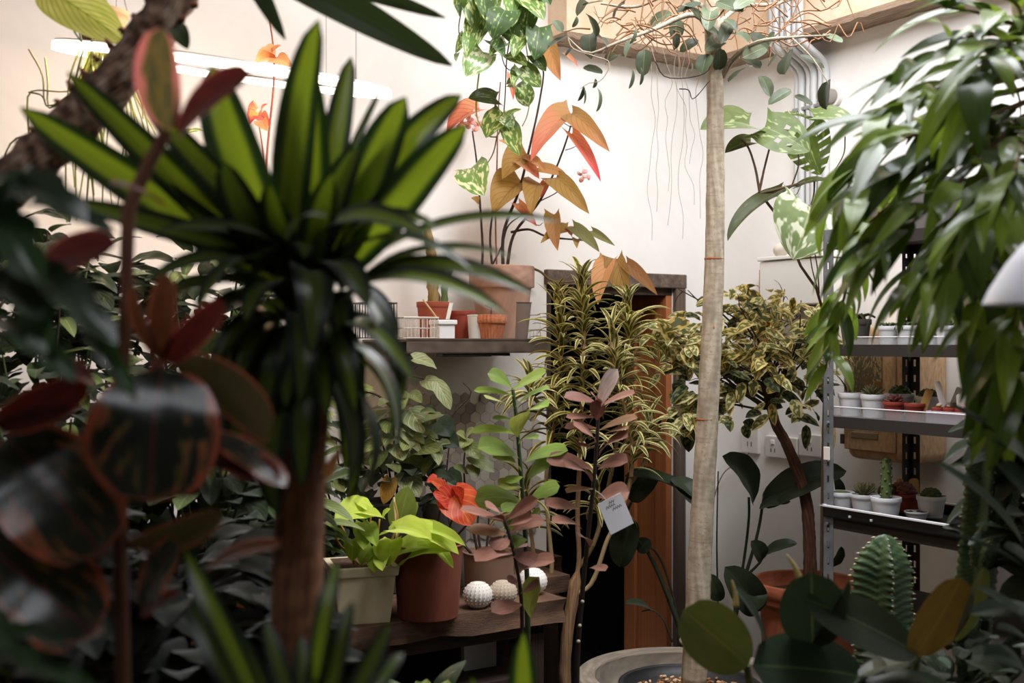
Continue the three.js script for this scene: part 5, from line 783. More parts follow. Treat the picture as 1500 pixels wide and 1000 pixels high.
// ---------------------------------------------------------------- long-leaved ficus on the right
{
  setSeed(101);
  const t = thing('long_leaved_ficus', 'large ficus with long drooping glossy leaves filling the right side', 'tree', V(1.0, 0, -1.72));
  const foot = V(1.0, 0, -1.72); floorPot(t, foot, .17, .34, terra);
  wpart(t, 'trunk', tube([V(1.0, .28, -1.72), V(1.01, .8, -1.74), V(.97, 1.3, -1.77), V(.91, 1.65, -1.8), V(.84, 1.93, -1.83), V(.80, 2.2, -1.85), V(.78, 2.4, -1.86)], .032, .02, 60, 14, .06, 20), barkPale);
  // branches as they droop: pixel points with distance
  const B = [
    [[1500, 40, 1.8], [1440, 20, 1.8], [1380, 10, 1.8]], [[1500, 60, 1.8], [1430, 50, 1.75], [1360, 90, 1.75], [1310, 120, 1.75]], [[1510, 100, 1.8], [1440, 100, 1.75], [1370, 130, 1.7]],
    [[1500, 110, 1.8], [1420, 130, 1.75], [1340, 150, 1.7], [1280, 175, 1.68]], [[1500, 130, 1.8], [1420, 150, 1.85], [1340, 190, 1.9], [1285, 225, 1.95]], [[1500, 150, 1.8], [1430, 180, 1.7], [1360, 220, 1.65], [1300, 260, 1.65], [1250, 300, 1.65]],
    [[1500, 150, 1.8], [1420, 190, 1.8], [1330, 200, 1.8], [1265, 235, 1.82], [1240, 270, 1.85]], [[1500, 170, 1.8], [1440, 230, 1.65], [1380, 290, 1.6], [1320, 340, 1.6], [1280, 380, 1.6]], [[1500, 180, 1.8], [1430, 220, 1.9], [1350, 270, 1.95], [1290, 310, 2.0], [1250, 350, 2.0]],
    [[1500, 200, 1.8], [1460, 260, 1.6], [1420, 330, 1.55], [1380, 400, 1.55]], [[1500, 220, 1.8], [1440, 290, 1.85], [1370, 360, 1.9], [1330, 420, 1.9]], [[1510, 230, 1.8], [1470, 320, 1.7], [1440, 400, 1.65], [1420, 480, 1.65]],
    [[1510, 260, 1.8], [1480, 370, 1.8], [1450, 470, 1.8], [1440, 560, 1.8]], [[1520, 280, 1.8], [1500, 400, 1.6], [1480, 500, 1.55], [1470, 600, 1.55]], [[1500, 80, 1.8], [1470, 60, 1.6], [1440, 90, 1.5], [1420, 140, 1.5]], [[1510, 180, 1.8], [1490, 240, 1.45], [1470, 300, 1.4]],
    [[1290, 310, 2.0], [1255, 370, 2.1], [1230, 430, 2.15], [1215, 500, 2.15]], [[1250, 350, 2.0], [1240, 420, 2.12], [1225, 480, 2.15]], [[1230, 430, 2.15], [1215, 470, 2.2], [1210, 540, 2.2]], [[1510, 300, 1.8], [1490, 480, 1.75], [1460, 600, 1.7]], [[1500, 60, 1.8], [1460, 110, 1.9], [1400, 170, 1.95], [1350, 240, 1.95]], [[1500, 200, 1.8], [1470, 280, 2.0], [1410, 350, 2.05], [1400, 430, 2.05]], [[1500, 30, 1.8], [1480, 0, 1.7], [1430, -10, 1.7]], [[1500, 250, 1.8], [1450, 330, 1.75], [1400, 390, 1.75], [1370, 440, 1.75]]];
  let n = 0; const extra = [];
  B.forEach((b, bi) => {
    const pts = b.map(q => P(q[0], q[1], q[2])); if (bi < 16 || bi > 18) { const y = Math.min(2.3, pts[0].y + .02), k = Math.max(0, y - 1.3); pts.unshift(V(.97 - .2 * k, y, -1.77 - .1 * k)); }
    const cv = new THREE.CatmullRomCurve3(pts, false, 'centripetal');
    wpart(t, 'branch', tube(pts, .005, .0016, 20, 6, .1, 60), woodyTan);
    const small = bi >= 16 && bi <= 18, N = small ? 9 : Math.round(6 + cv.getLength() * 24);
    for (let i = 0; i < N; i++) {
      const q = (small ? .12 : .22) + (small ? .88 : .78) * (i + .5) / N, A = cv.getPoint(q), tg = cv.getTangent(q), s = i % 2 ? 1 : -1, sd = V(tg.z, 0, -tg.x).normalize().multiplyScalar(s);
      const dr = tg.clone().multiplyScalar(.75).addScaledVector(sd, rr(.1, .75)).add(V(rr(-.25, .05), rr(-.6, .12), rr(-.1, .4))).normalize(), len = (small ? rr(.07, .11) : rr(.092, .15));
      const a = [A, A.clone().addScaledVector(dr, len), len * rr(.2, .3), V(rr(-.4, .4), 1, rr(.0, .9))];
      if (n++ < 300) leaf(t, L.alii, ...a, undefined, small ? (R() < .5 ? 0 : 3) : undefined); else extra.push(a);
    }
  });
  rest(t, L.alii, extra);
  // nearest leaves, read one by one
  for (const q of [[1410, 85, 1318, 118, 24, 1], [1420, 90, 1330, 125, 18, 2], [1340, 187, 1240, 230, 16, 2], [1320, 200, 1232, 238, 24, 2], [1290, 210, 1240, 300, 30, 1], [1390, 55, 1350, 30, 16, 2], [1460, 18, 1440, 48, 34, 0], [1480, 280, 1440, 370, 44, 0], [1445, 300, 1370, 392, 26, 2], [1360, 385, 1316, 440, 20, 0], [1340, 300, 1265, 370, 20, 0], [1290, 345, 1293, 415, 16, 1], [1388, 405, 1400, 480, 22, 3], [1270, 370, 1215, 415, 20, 0], [1420, 470, 1362, 530, 18, 0], [1330, 420, 1290, 480, 20, 1], [1420, 130, 1400, 160, 26, 0], [1500, 500, 1470, 560, 26, 1], [1440, 500, 1400, 590, 24, 3], [1470, 560, 1430, 640, 26, 3]]) pleaf(t, L.alii, q, 1.6, 1.5, V(rr(-.3, .2), .7, .7), undefined, q[5]);
}
{ // white metal lamp shade
  setSeed(103);
  const d = 1.22, p = P(1519, 446, d), t = thing('pendant_lamp', 'white conical metal lamp shade hanging among the leaves at the right edge', 'lamp', p), k = d / FOCAL;
  part(t, 'shade', lathe([[74 * k, 0], [75 * k, 2 * k], [66 * k, 22 * k], [44 * k, 58 * k], [24 * k, 84 * k], [12 * k, 96 * k], [11 * k, 95 * k], [23 * k, 82 * k], [43 * k, 56 * k], [65 * k, 20 * k], [73 * k, 0]], 56), std(0xe9e9ee, .35));
  part(t, 'socket', lathe([[0, 96 * k], [13 * k, 96 * k], [13 * k, 120 * k], [6 * k, 128 * k], [0, 128 * k]], 20), std(0x2a2a2c, .5));
  part(t, 'cord', tube([V(0, 126 * k, 0), V(0, 3.1 - p.y, 0)], .003, .003, 2, 6), std(0x2a2a2c, .6));
}
// ---------------------------------------------------------------- spiny succulents at the lower right
const euph = std(0xffffff, .5, { map: tex(128, 256, (u, v) => mix([52, 76, 46], [104, 128, 84], Math.max(0, .3 + .5 * noise(u * 3, v * 3, 4) + .45 * Math.sin((v * 22 + Math.abs((u * 4) % 1 - .5) * 3) * 6.283) * .4)), true) });
function ribbed(t, pts, r, ribs, mat, name, spine) { // a ridged succulent stem: deep ribs with wavy, toothed crests
  const c = new THREE.CatmullRomCurve3(pts, false, 'centripetal'), seg = 110, rad = ribs * 10, fr = c.computeFrenetFrames(seg, false), pos = [], uv = [], idx = [], sp = [], len = c.getLength();
  for (let i = 0; i <= seg; i++) { const q = i / seg, p = c.getPointAt(q), taper = Math.min(1, Math.pow((1 - q) * 6, .5)) * Math.min(1, .55 + q * 3);
    for (let j = 0; j <= rad; j++) { const an = j / rad * 6.2832, ph = Math.abs(((an / 6.2832 * ribs) % 1) - .5) * 2, w = Math.pow(ph, 2.2), k = r * taper * (.42 + .58 * w * (1 + .05 * Math.sin(q * len * 420)) + .035 * Math.sin(q * len * 420 + (1 - ph) * 5));
      const n = fr.normals[i].clone().multiplyScalar(Math.cos(an)).addScaledVector(fr.binormals[i], Math.sin(an)); pos.push(p.x + n.x * k, p.y + n.y * k, p.z + n.z * k); uv.push(j / rad, q * len * 6);
      if (ph > .985 && i % 3 === 0 && j < rad && taper > .3) { const s = new THREE.ConeGeometry(r * .03, r * .12, 4); s.translate(0, r * .05, 0); s.applyQuaternion(new THREE.Quaternion().setFromUnitVectors(V(0, 1, 0), n)); s.translate(p.x + n.x * k, p.y + n.y * k, p.z + n.z * k); sp.push(s); } } }
  for (let i = 0; i < seg; i++) for (let j = 0; j < rad; j++) { const a = i * (rad + 1) + j, b = a + rad + 1; idx.push(a, a + 1, b, a + 1, b + 1, b); }
  const g = new THREE.BufferGeometry(); g.setAttribute('position', new THREE.Float32BufferAttribute(pos, 3)); g.setAttribute('uv', new THREE.Float32BufferAttribute(uv, 2)); g.setIndex(idx); g.computeVertexNormals();
  const m = wpart(t, name, g, mat); if (sp.length) wpart(t, 'spines', merge(sp), spine, 'stuff'); return m;
}
{
  setSeed(105);
  const spine = std(0xcfc2a0, .7);
  let d = 2.25, foot = P(1296, 1000, d), t = thing('ribbed_euphorbia', 'short fat ribbed green euphorbia with wavy crests in front of the shelving', 'cactus', V(foot.x, 0, foot.z));
  floorPot(t, foot, .1, .3, terra); t.updateMatrixWorld();
  ribbed(t, pxs([[1300, 1080], [1296, 960], [1292, 880], [1296, 782]], d), 44 * d / FOCAL, 4, euph, 'stem', spine);
  wpart(t, 'lower_stem', tube([V(foot.x, .26, foot.z), P(1300, 1070, d)], .02, .024, 8, 10), euph);
  d = 2.0; foot = P(1425, 1000, d); t = thing('columnar_euphorbia', 'tall narrow spiny columnar euphorbia rising past the shelf ends on the right', 'cactus', V(foot.x, 0, foot.z));
  floorPot(t, foot, .1, .3, terra);
  ribbed(t, pxs([[1420, 1000], [1425, 900], [1435, 800], [1445, 680], [1455, 560], [1462, 480]], d), 30 * d / FOCAL, 4, euph, 'stem', spine);
  wpart(t, 'lower_stem', tube([V(foot.x, .26, foot.z), P(1420, 995, d)], .02, .024, 8, 10), euph);
  ribbed(t, pxs([[1432, 830], [1445, 790], [1468, 760], [1478, 700]], d - .02), 18 * d / FOCAL, 4, euph, 'side_stem', spine);
}
// ---------------------------------------------------------------- rubber plant at the lower right
{
  setSeed(107);
  const d = 1.72, foot = P(1180, 1000, d), t = thing('green_rubber_plant', 'glossy dark green rubber plant with broad oval leaves in the lower right foreground', 'plant', V(foot.x, 0, foot.z));
  floorPot(t, foot, .13, .26, terra);
  const st = (pts, r = .0055) => wpart(t, 'stem', tube(pxs(pts, d), r, r * .75, 24, 8, .06, 30), std(0x5c5a36, .6));
  st([[1180, 1850], [1170, 1300], [1110, 1060], [1094, 975]], .008); st([[1185, 1850], [1200, 1300], [1195, 1060], [1190, 930]], .008); st([[1190, 1850], [1260, 1300], [1330, 1040], [1345, 955], [1372, 880]], .008); st([[1300, 1150], [1280, 1000], [1230, 968], [1245, 958]], .004);
  const lv = [[L.rubberOlive, 1096, 975, 1000, 893, 92, 0, V(-.1, .3, 1)], [L.rubber, 1190, 948, 1188, 838, 94, 0, V(-.25, .2, 1)], [L.rubber, 1345, 958, 1178, 876, 78, 0, V(-.35, .6, .75)], [L.rubber, 1268, 992, 1102, 975, 110, 1, V(-.1, .6, .85)], [L.rubberOlive, 1338, 962, 1408, 845, 84, 1, V(.35, .15, 1)], [L.rubberOlive, 1400, 940, 1440, 830, 44, 0, V(.5, .2, .9)], [L.rubber, 1122, 950, 1076, 862, 34, 1, V(.9, .2, .3)], [L.rubber, 1345, 965, 1258, 990, 40, 0, V(0, 1, .3)], [L.rubber, 1400, 1010, 1262, 1020, 70, 1, V(0, 1, .35)], [L.rubber, 1190, 940, 1242, 850, 40, 1, V(.6, .3, .7)], [L.rubber, 1240, 1010, 1300, 975, 50, 0, V(.2, .9, .4)], [L.rubber, 1090, 1010, 1030, 1040, 60, 0, V(-.2, .9, .4)]];
  for (const [k, a, b, c, e, w, m, f] of lv) pleaf(t, k, [a, b, c, e, w], d - .02, d - .06, f, undefined, m);
  for (const [x0, y0, x1, y1] of [[1078, 888, 1072, 850], [1171, 846, 1152, 812]]) wpart(t, 'bud_sheath', tube(pxs([[x0, y0], [(x0 + x1) / 2 + 2, (y0 + y1) / 2], [x1, y1]], d), .005, .0012, 12, 8), std(0xc6ae6c, .6));
}
{ // greenery beyond the right edge
  setSeed(109);
  L.grey = kind(vary(4, { a: .6, b: .55, bend: .5, fold: .3, nv: 10 }, { bend: .3, twist: .3 }), [leafMat(leafTex((s, t) => mix([74, 94, 74], [140, 156, 130], midrib(s, .06))), { trans: .2, coat: .7, coatR: .3 }), leafMat(leafTex((s, t) => mix([48, 66, 48], [92, 110, 84], midrib(s, .06))), { trans: .2, coat: .7, coatR: .3 })], .28);
  const d = 1.55, foot = P(1560, 1000, d), t = thing('grey_green_plant', 'grey-green plant with long paddle leaves reaching in at the right edge', 'plant', V(foot.x, 0, foot.z));
  floorPot(t, foot, .12, .3, terra);
  wpart(t, 'stem', tube([V(foot.x, .25, foot.z), P(1560, 900, d), P(1530, 700, d), P(1520, 600, d)], .012, .008, 30, 8, .1, 30), woodyTan);
  for (const q of [[1500, 800, 1366, 676, 34, 0], [1510, 690, 1384, 590, 32, 1], [1500, 830, 1370, 778, 12, 1], [1520, 720, 1455, 640, 50, 0], [1520, 780, 1460, 680, 60, 1], [1530, 880, 1470, 800, 60, 1], [1530, 950, 1430, 860, 36, 0], [1530, 900, 1420, 900, 40, 1], [1520, 960, 1460, 920, 40, 0], [1510, 1000, 1440, 960, 50, 1]]) pleaf(t, L.grey, q, d, d - .05, V(-.3, .8, .5), undefined, q[5]);
  const b = (px, py, dd, rx, ry, n, len, nm, lb) => { const c = P(px, py, dd), f = V(c.x, 0, c.z), o = thing(nm, lb, 'plant', f); floorPot(o, f, .075, .3, blackPlastic);
    for (let i = 0; i < 6; i++) wpart(o, 'stem', tube([V(f.x, .26, f.z), c.clone().add(V(rr(-.03, .03), -ry * .6, rr(-.03, .03))), c.clone().add(V(rr(-1, 1) * rx * .7, rr(-.2, .8) * ry, rr(-1, 1) * rx * .7))], .006, .003, 14, 6), darkStem);
    for (let i = 0; i < n; i++) { const th = R() * 6.283, u = rr(-1, 1), q = Math.pow(R(), .4), A = c.clone().add(V(Math.cos(th) * Math.sqrt(1 - u * u) * rx * q, u * ry * q, Math.sin(th) * Math.sqrt(1 - u * u) * rx * q)), B = A.clone().add(V(Math.cos(th), rr(-.8, .5), Math.sin(th)).normalize().multiplyScalar(len * rr(.7, 1.25))); leaf(o, R() < .8 ? L.netDark : L.grey, A, B, 0, V(0, 1, .3), undefined, undefined); } };
  b(1575, 700, 2.0, .14, .3, 190, .1, 'dark_floor_bush', 'dark leafy bush rising behind the tall spiny euphorbia at the right edge');
  b(1400, 1000, 1.85, .16, .1, 90, .07, 'low_floor_bush', 'low leafy undergrowth plant beneath the rubber plant at the lower right');
}
// ---------------------------------------------------------------- striped dracaena in the foreground
L.corn = kind(vary(7, { a: .4, b: .5, bend: .7, fold: .22, nv: 14, nu: 4, base: .5, wave: .006 }, { bend: .55, fold: .08, twist: .3, side: .1 }), (m => [m, tinted(m, 0xd0d4c0), tinted(m, 0x8c9480)])((([e, c]) => leafMat(leafTex((s, t) => { const q = Math.abs(s + .05 * noise(t * 3, 2, 1)); return mix(mix(c, [c[0] * .86, c[1] * .9, c[2]], .5 + .5 * noise(s * 26, t * .6, 3)), e, (q - .4) * 4); }), { trans: .42, coat: .7, coatR: .3 }))([[28, 46, 14], [138, 156, 30]])), .15);
L.cornArch = { geos: vary(5, { a: .38, b: .6, bend: 1.7, fold: .25, nv: 16, nu: 4, base: .5, wave: .006 }, { bend: .4, fold: .1, twist: .3 }).map(o => leafGeo({ ratio: .15, ...o })), mats: L.corn.mats, ratio: .15 };
L.strap = kind(vary(3, { a: .3, b: .6, bend: .5, fold: .25, nv: 16, nu: 3, base: .6 }, { bend: .15 }), [leafMat(leafTex((s, t) => mix([46, 60, 28], [70, 82, 44], .4 * midrib(s, .1) + .3 * (Math.abs(s) > .9))), { trans: .25, coat: .5 })], .14);
{
  setSeed(121);
  const d = 1.2, foot = P(435, 1000, d), t = thing('striped_dracaena', 'large striped dracaena with broad yellow-centred leaves and a brown trunk in the foreground', 'plant', V(foot.x, 0, foot.z));
  floorPot(t, foot, .1, .3, terra);
  const trunkMat = std(0xffffff, .85, { map: tex(256, 256, (u, v) => mix([168, 116, 82], [98, 62, 44], .5 + .35 * noise(u * 24, v * 3, 2) + .3 * noise(u * 5, v * 14, 6))), bumpMap: bumpFine, bumpScale: .003 });
  trunkMat.map.repeat.set(1, 3);
  wpart(t, 'trunk', tube(pxs([[432, 2050], [432, 1400], [431, 980], [436, 850], [440, 720], [446, 600], [446, 560]], d), .029, .026, 60, 20, .05, 25), trunkMat);
  wpart(t, 'crown_stem', tube(pxs([[446, 570], [445, 500], [446, 400], [447, 330]], d), .024, .012, 20, 12, .1, 30), greenStem);
  const F = V(0, .35, 1);
  // stalk, tip, width, tone, distance of tip
  const lv = [[395, 410, 32, 155, 42, 0, 1.12], [300, 340, 110, 96, 34, 1, 1.1], [420, 345, 216, 130, 28, 1, 1.12], [372, 335, 314, 96, 52, 0, 1.18], [352, 330, 318, 215, 36, 0, 1.2], [405, 385, 342, 232, 44, 2, 1.1], [418, 335, 470, 30, 42, 0, 1.12], [452, 420, 452, 92, 46, 0, 1.15], [492, 300, 516, 84, 28, 1, 1.25], [520, 370, 611, 152, 48, 0, 1.15], [545, 270, 686, 149, 32, 0, 1.2], [530, 390, 696, 196, 44, 0, 1.12], [505, 200, 562, 130, 8, 2, 1.25], [485, 330, 535, 220, 34, 1, 1.15], [425, 400, 395, 270, 40, 1, 1.08], [470, 400, 500, 260, 38, 1, 1.08],
    [540, 440, 755, 378, 26, 1, 1.1], [560, 420, 640, 330, 34, 1, 1.1], [520, 470, 782, 432, 26, 1, 1.08], [540, 480, 742, 462, 34, 0, 1.05], [530, 500, 608, 562, 26, 1, 1.05], [570, 400, 822, 326, 20, 1, 1.12], [490, 420, 625, 345, 34, 1, 1.05], [505, 430, 690, 395, 26, 2, 1.05],
    [400, 410, 232, 338, 30, 2, 1.1], [400, 440, 215, 412, 30, 2, 1.08], [410, 460, 205, 462, 26, 2, 1.1], [330, 340, 108, 282, 26, 1, 1.05], [420, 440, 300, 330, 30, 2, 1.1],
    [410, 480, 345, 590, 30, 2, 1.1], [430, 500, 382, 625, 30, 2, 1.12], [480, 490, 520, 600, 30, 2, 1.1], [465, 500, 478, 610, 30, 2, 1.12], [405, 470, 310, 540, 30, 2, 1.1], [445, 490, 440, 585, 34, 2, 1.08], [425, 440, 360, 470, 34, 2, 1.06], [470, 440, 540, 450, 34, 2, 1.06], [450, 430, 455, 520, 40, 2, 1.05], [390, 470, 270, 500, 26, 2, 1.1], [415, 510, 392, 600, 26, 2, 1.15]];
  for (const q of lv) { const A = P(q[0] * .55 + 445 * .45, q[1] * .55 + (q[1] > 430 ? 470 : 420) * .45, d), B = P(q[2], q[3], q[6]); leaf(t, q[3] > 315 ? L.cornArch : L.corn, A, B, q[4] * 1.5 * (d + q[6]) / 2 / FOCAL, V(rr(-.2, .2), q[3] < 300 ? .1 : .75, q[3] < 300 ? 1 : .55), undefined, q[5]); }
  for (let i = 0; i < 34; i++) { const an = i * 2.4 + rr(-.7, .7), u = Math.min(1, i / 34 + rr(-.12, .12)), A = P(446, 400 + u * 150, d), len = rr(.09, .19), up = rr(-.3, .5) - 2.2 * u, B = A.clone().add(V(Math.cos(an) * .8, up, Math.sin(an) * .9).normalize().multiplyScalar(len)); leaf(t, L.cornArch, A, B, rr(.032, .042), V(Math.cos(an), .8, Math.sin(an)), undefined, 2); }
  for (const q of [[476, 692, 501, 652, 16], [478, 640, 500, 656, 10]]) pleaf(t, L.begoniaPeach, q, d - .03, d - .05, V(.3, .3, 1), undefined, 0).name = 'dry_husk';
  pleaf(t, L.corn, [420, 350, 474, 318, 26], 1.0, .98, V(.1, 1, .3), 0, 2);
}
{ // its short companion at the foot
  setSeed(123);
  const d = 1.1, foot = P(470, 1000, d), t = thing('short_dracaena', 'short dark dracaena rosette in front of the striped dracaena trunk', 'plant', V(foot.x, 0, foot.z + .22));
  const f2 = V(foot.x, 0, foot.z + .22); floorPot(t, f2, .1, .24, terra);
  const c = P(450, 1130, .92); wpart(t, 'stem', tube([V(f2.x, .2, f2.z), c], .018, .014, 12, 10), greenStem);
  for (const q of [[445, 1060, 476, 905, 30, 2], [470, 905, 494, 822, 30, 1], [480, 1080, 524, 882, 34, 2], [500, 1080, 572, 915, 40, 2], [430, 1060, 398, 905, 34, 2], [400, 1060, 330, 900, 40, 2], [380, 1080, 290, 870, 36, 2], [460, 1080, 452, 930, 40, 2], [520, 1100, 560, 1000, 44, 1], [420, 1100, 360, 960, 40, 2], [350, 1000, 270, 805, 34, 1], [560, 1060, 598, 960, 30, 2]]) leaf(t, L.corn, c.clone().lerp(P(q[0], q[1], .95), .6), P(q[2], q[3], .98), q[4] * .95 / FOCAL, V(rr(-.3, .3), .4, .9), undefined, q[5]);
  const e = thing('young_dracaena', 'single upright green leaf shoot at the bottom edge before the green stem', 'plant', V(P(765, 1000, 1.15).x, 0, -1.15)); floorPot(e, V(e.position.x, 0, -1.15), .08, .2, terra);
  const eb = V(e.position.x, .95, -1.15); wpart(e, 'stem', tube([V(e.position.x, .17, -1.15), eb], .011, .008, 12, 8), greenStem);
  for (const q of [[768, 1060, 766, 928, 58, 0], [760, 1070, 700, 990, 40, 1], [770, 1070, 850, 1010, 40, 1]]) leaf(e, L.corn, eb, P(q[2], q[3], 1.12), q[4] * 1.1 / FOCAL, V(0, .3, 1), undefined, q[5]);
  const l = thing('low_leafy_plant', 'small leafy plant with arching green leaves at the bottom edge under the bench', 'plant', V(P(640, 1000, 1.9).x, 0, -1.9)); floorPot(l, V(l.position.x, 0, -1.9), .1, .3, blackPlastic);
  const lc = P(630, 1075, 1.9); wpart(l, 'stem', tube([V(l.position.x, .26, -1.9), lc], .008, .006, 12, 8), greenStem);
  for (let i = 0; i < 26; i++) { const an = i * 2.4, A = lc.clone().add(V(rr(-.04, .04), rr(-.02, .04), rr(-.04, .04))), B = A.clone().add(V(Math.cos(an), rr(.1, .9), Math.sin(an)).normalize().multiplyScalar(rr(.07, .11))); leaf(l, i % 3 ? L.limeLong : L.glossy, A, B, 0, V(0, 1, .3)); }
}
// ---------------------------------------------------------------- variegated rubber plant, lower left foreground
{
  setSeed(125);
  const ruby = (k, base, blotch, edge) => leafMat(leafTex((s, t) => { const q = .6 * noise(s * 2.6, t * 4 - Math.abs(s) * 1.5, k) + .3 * noise(s * 7, t * 6 - Math.abs(s) * 3, k) - .3 + .35 * Math.abs(s) + .25 * t, e = Math.max((Math.abs(s) - .8) * 6, (t - .92) * 10, 0); let c = mix(base, blotch, Math.max(0, (q - .12) * 5) * (.3 + Math.abs(s))); c = mix(c, edge, e + (q > .35 && Math.abs(s) > .5 ? .6 : 0)); return mix(c, [112, 40, 44], midrib(s, .045) * .9); }, 128, 192), { trans: .28, coat: 1, coatR: .22 });
  const red = (c0, c1) => leafMat(leafTex((s, t) => mix(mix(c0, c1, .5 + .5 * noise(s * 4, t * 3, 9)), [196, 96, 76], (Math.abs(s) - .84) * 7 + .4 * midrib(s, .05))), { trans: .35, coat: .5, coatR: .35 });
  L.ruby = kind(vary(4, { a: .5, b: .42, bend: .8, bpow: .8, fold: .06, nv: 16, nu: 5, wave: .008 }, { bend: .25, fold: .06, twist: .15 }), [ruby(3, [28, 34, 24], [96, 84, 44], [178, 88, 64]), ruby(7, [34, 38, 26], [86, 72, 38], [168, 84, 60])], .72);
  L.rubyBack = kind(vary(4, { a: .5, b: .45, bend: .5, fold: .2, nv: 14, nu: 4 }, { bend: .25, twist: .2 }), [red([70, 26, 22], [104, 36, 28]), red([84, 46, 30], [112, 64, 36]), red([64, 60, 32], [78, 66, 34])], .6);
  L.rubyPink = kind([{ a: .5, b: .5, bend: .35, fold: .25, nv: 16, nu: 5 }], [leafMat(leafTex((s, t) => { const q = noise(s * 3, t * 3, 12); let c = mix([104, 96, 52], [150, 110, 60], .5 + q); c = mix(c, [66, 74, 46], q > .1 && Math.abs(s) < .6 ? .7 : 0); return mix(c, [226, 128, 118], (Math.abs(s) - .55 + .15 * q) * 4); }), { trans: .45, coat: .7, coatR: .25 })], .5);
  const d = 1.02, foot = P(185, 1000, d), t = thing('variegated_rubber_plant', 'dark variegated rubber plant with pink-edged round leaves in the lower left foreground', 'plant', V(foot.x, 0, foot.z));
  floorPot(t, foot, .11, .3, terra);
  const bark = std(0x6b4530, .8), st = (pts, r, r1 = r * .7, m = bark) => wpart(t, 'stem', tube(pxs(pts, d), r, r1, 30, 10, .06, 30), m);
  st([[188, 2100], [186, 1300], [178, 900], [176, 720], [180, 560], [186, 420], [190, 300], [215, 245], [244, 192]], .0075, .006); st([[180, 700], [210, 640], [238, 560], [236, 520]], .005, .004); st([[182, 780], [120, 820], [80, 850]], .004); st([[178, 640], [120, 640], [40, 650]], .004); st([[182, 600], [260, 560], [300, 640]], .004); st([[178, 760], [190, 800], [200, 800]], .0035);
  const pt = std(0x7c3a36, .6); st([[222, 545], [236, 522], [244, 498]], .004, .003, pt);
  const lv = [[L.ruby, 238, 541, 222, 736, 182, 0, 0, V(.12, .5, .85)], [L.ruby, 10, 640, 150, 812, 165, 1, 0, V(.15, .55, .8)], [L.ruby, -20, 800, 138, 930, 150, 1, 0, V(.1, .5, .8)], [L.ruby, 110, 596, -20, 628, 62, 0, 0, V(-.1, 1, -.1)], [L.rubyBack, 130, 560, -10, 622, 60, 0, 0, V(.1, -.3, 1)], [L.ruby, 302, 636, 418, 712, 56, 0, 0, V(.1, .9, .45)], [L.rubyBack, 290, 655, 410, 705, 50, 0, 1, V(.1, .5, .9)], [L.rubyBack, 192, 796, 326, 748, 50, 2, 0, V(0, -.6, .8)], [L.rubyBack, 256, 530, 396, 640, 84, 2, 0, V(.2, .4, -.9)], [L.rubyPink, 246, 190, 236, 40, 82, 0, 0, V(-.3, .1, 1)], [L.rubyBack, 262, 200, 368, 108, 74, 0, 0, V(-.5, .4, .7)], [L.rubyBack, 60, 395, 170, 358, 66, 0, 0, V(0, .4, .9)], [L.rubyBack, 240, 530, 196, 420, 46, 1, 0, V(-.5, .2, .8)], [L.rubyBack, 240, 530, 328, 440, 44, 0, 0, V(.5, .2, .8)], [L.rubyBack, 238, 520, 246, 400, 40, 1, 0, V(.1, .2, 1)], [L.rubyBack, 300, 838, 412, 800, 44, 1, 0, V(0, .8, .5)], [L.ruby, 210, 900, 262, 790, 60, 1, 0, V(-.4, .3, .9)], [L.rubyBack, 205, 905, 264, 868, 24, 0, 0, V(0, .6, .8)], [L.rubyBack, 140, 560, 70, 530, 40, 0, 0, V(0, .6, .8)], [L.ruby, 95, 960, 150, 930, 40, 0, 0, V(0, .9, .4)], [L.rubyBack, 240, 300, 160, 270, 40, 0, 0, V(0, .9, .4)]];
  for (const [k, a, b, c, e, w, m, q, f] of lv) pleaf(t, k, [a, b, c, e, w], d - .02 - (q ? -.02 : 0), d - .06, f, undefined, m);
}
// ---------------------------------------------------------------- dark lobed-leaved plant at the left edge
{
  setSeed(127);
  L.lobed = kind(vary(4, { a: .5, b: .6, bend: .7, fold: .2, nv: 18, nu: 5, cut: (s, t) => 1 - .3 * Math.abs(s) * Math.pow(Math.abs(Math.sin(t * 11)), 3), wave: .02 }, { bend: .4, fold: .15, twist: .3 }), [leafMat(leafTex((s, t) => mix([32, 50, 26], [78, 96, 56], .6 * midrib(s, .05))), { trans: .25, coat: 1, coatR: .26 }), leafMat(leafTex((s, t) => mix([40, 64, 28], [92, 112, 60], .6 * midrib(s, .05))), { trans: .35, coat: .9, coatR: .26 })], .5);
  const d = .9, foot = P(-160, 1000, d), t = thing('lobed_leaf_plant', 'dark plant with glossy lobed leaves catching blue light at the left edge', 'plant', V(foot.x, 0, foot.z));
  floorPot(t, foot, .08, .3, terra);
  wpart(t, 'stem', tube([V(foot.x, .25, foot.z), P(-90, 1000, d), P(-60, 800, d), P(-40, 600, d), P(-20, 330, d)], .009, .006, 30, 8, .08, 30), greenStem);
  for (const q of [[-10, 268, 128, 330, 74, 0], [0, 340, 40, 250, 84, 1], [30, 380, 172, 505, 62, 0], [50, 420, 70, 520, 60, 1], [-10, 400, 60, 470, 70, 0], [-20, 300, 60, 420, 80, 1], [0, 470, 110, 560, 56, 1], [-30, 900, 60, 985, 50, 1], [-20, 960, 120, 1000, 44, 1], [-10, 930, 100, 945, 36, 0], [20, 990, 140, 1010, 40, 1], [100, 430, 200, 590, 40, 1], [-20, 360, -10, 480, 50, 0], [40, 300, 170, 345, 40, 0]]) { const A = P(q[0], q[1], d); pleaf(t, L.lobed, q, d, d - .06, V(-.2, .85, .5), undefined, q[5]); wpart(t, 'petiole', tube([P(-50, 350 + (q[1] > 800 ? 450 : 0) + rr(-30, 60), d), A.clone().lerp(P(-50, q[1], d), .5).add(V(0, .01, 0)), A], .003, .002, 8, 5), greenStem); }
}
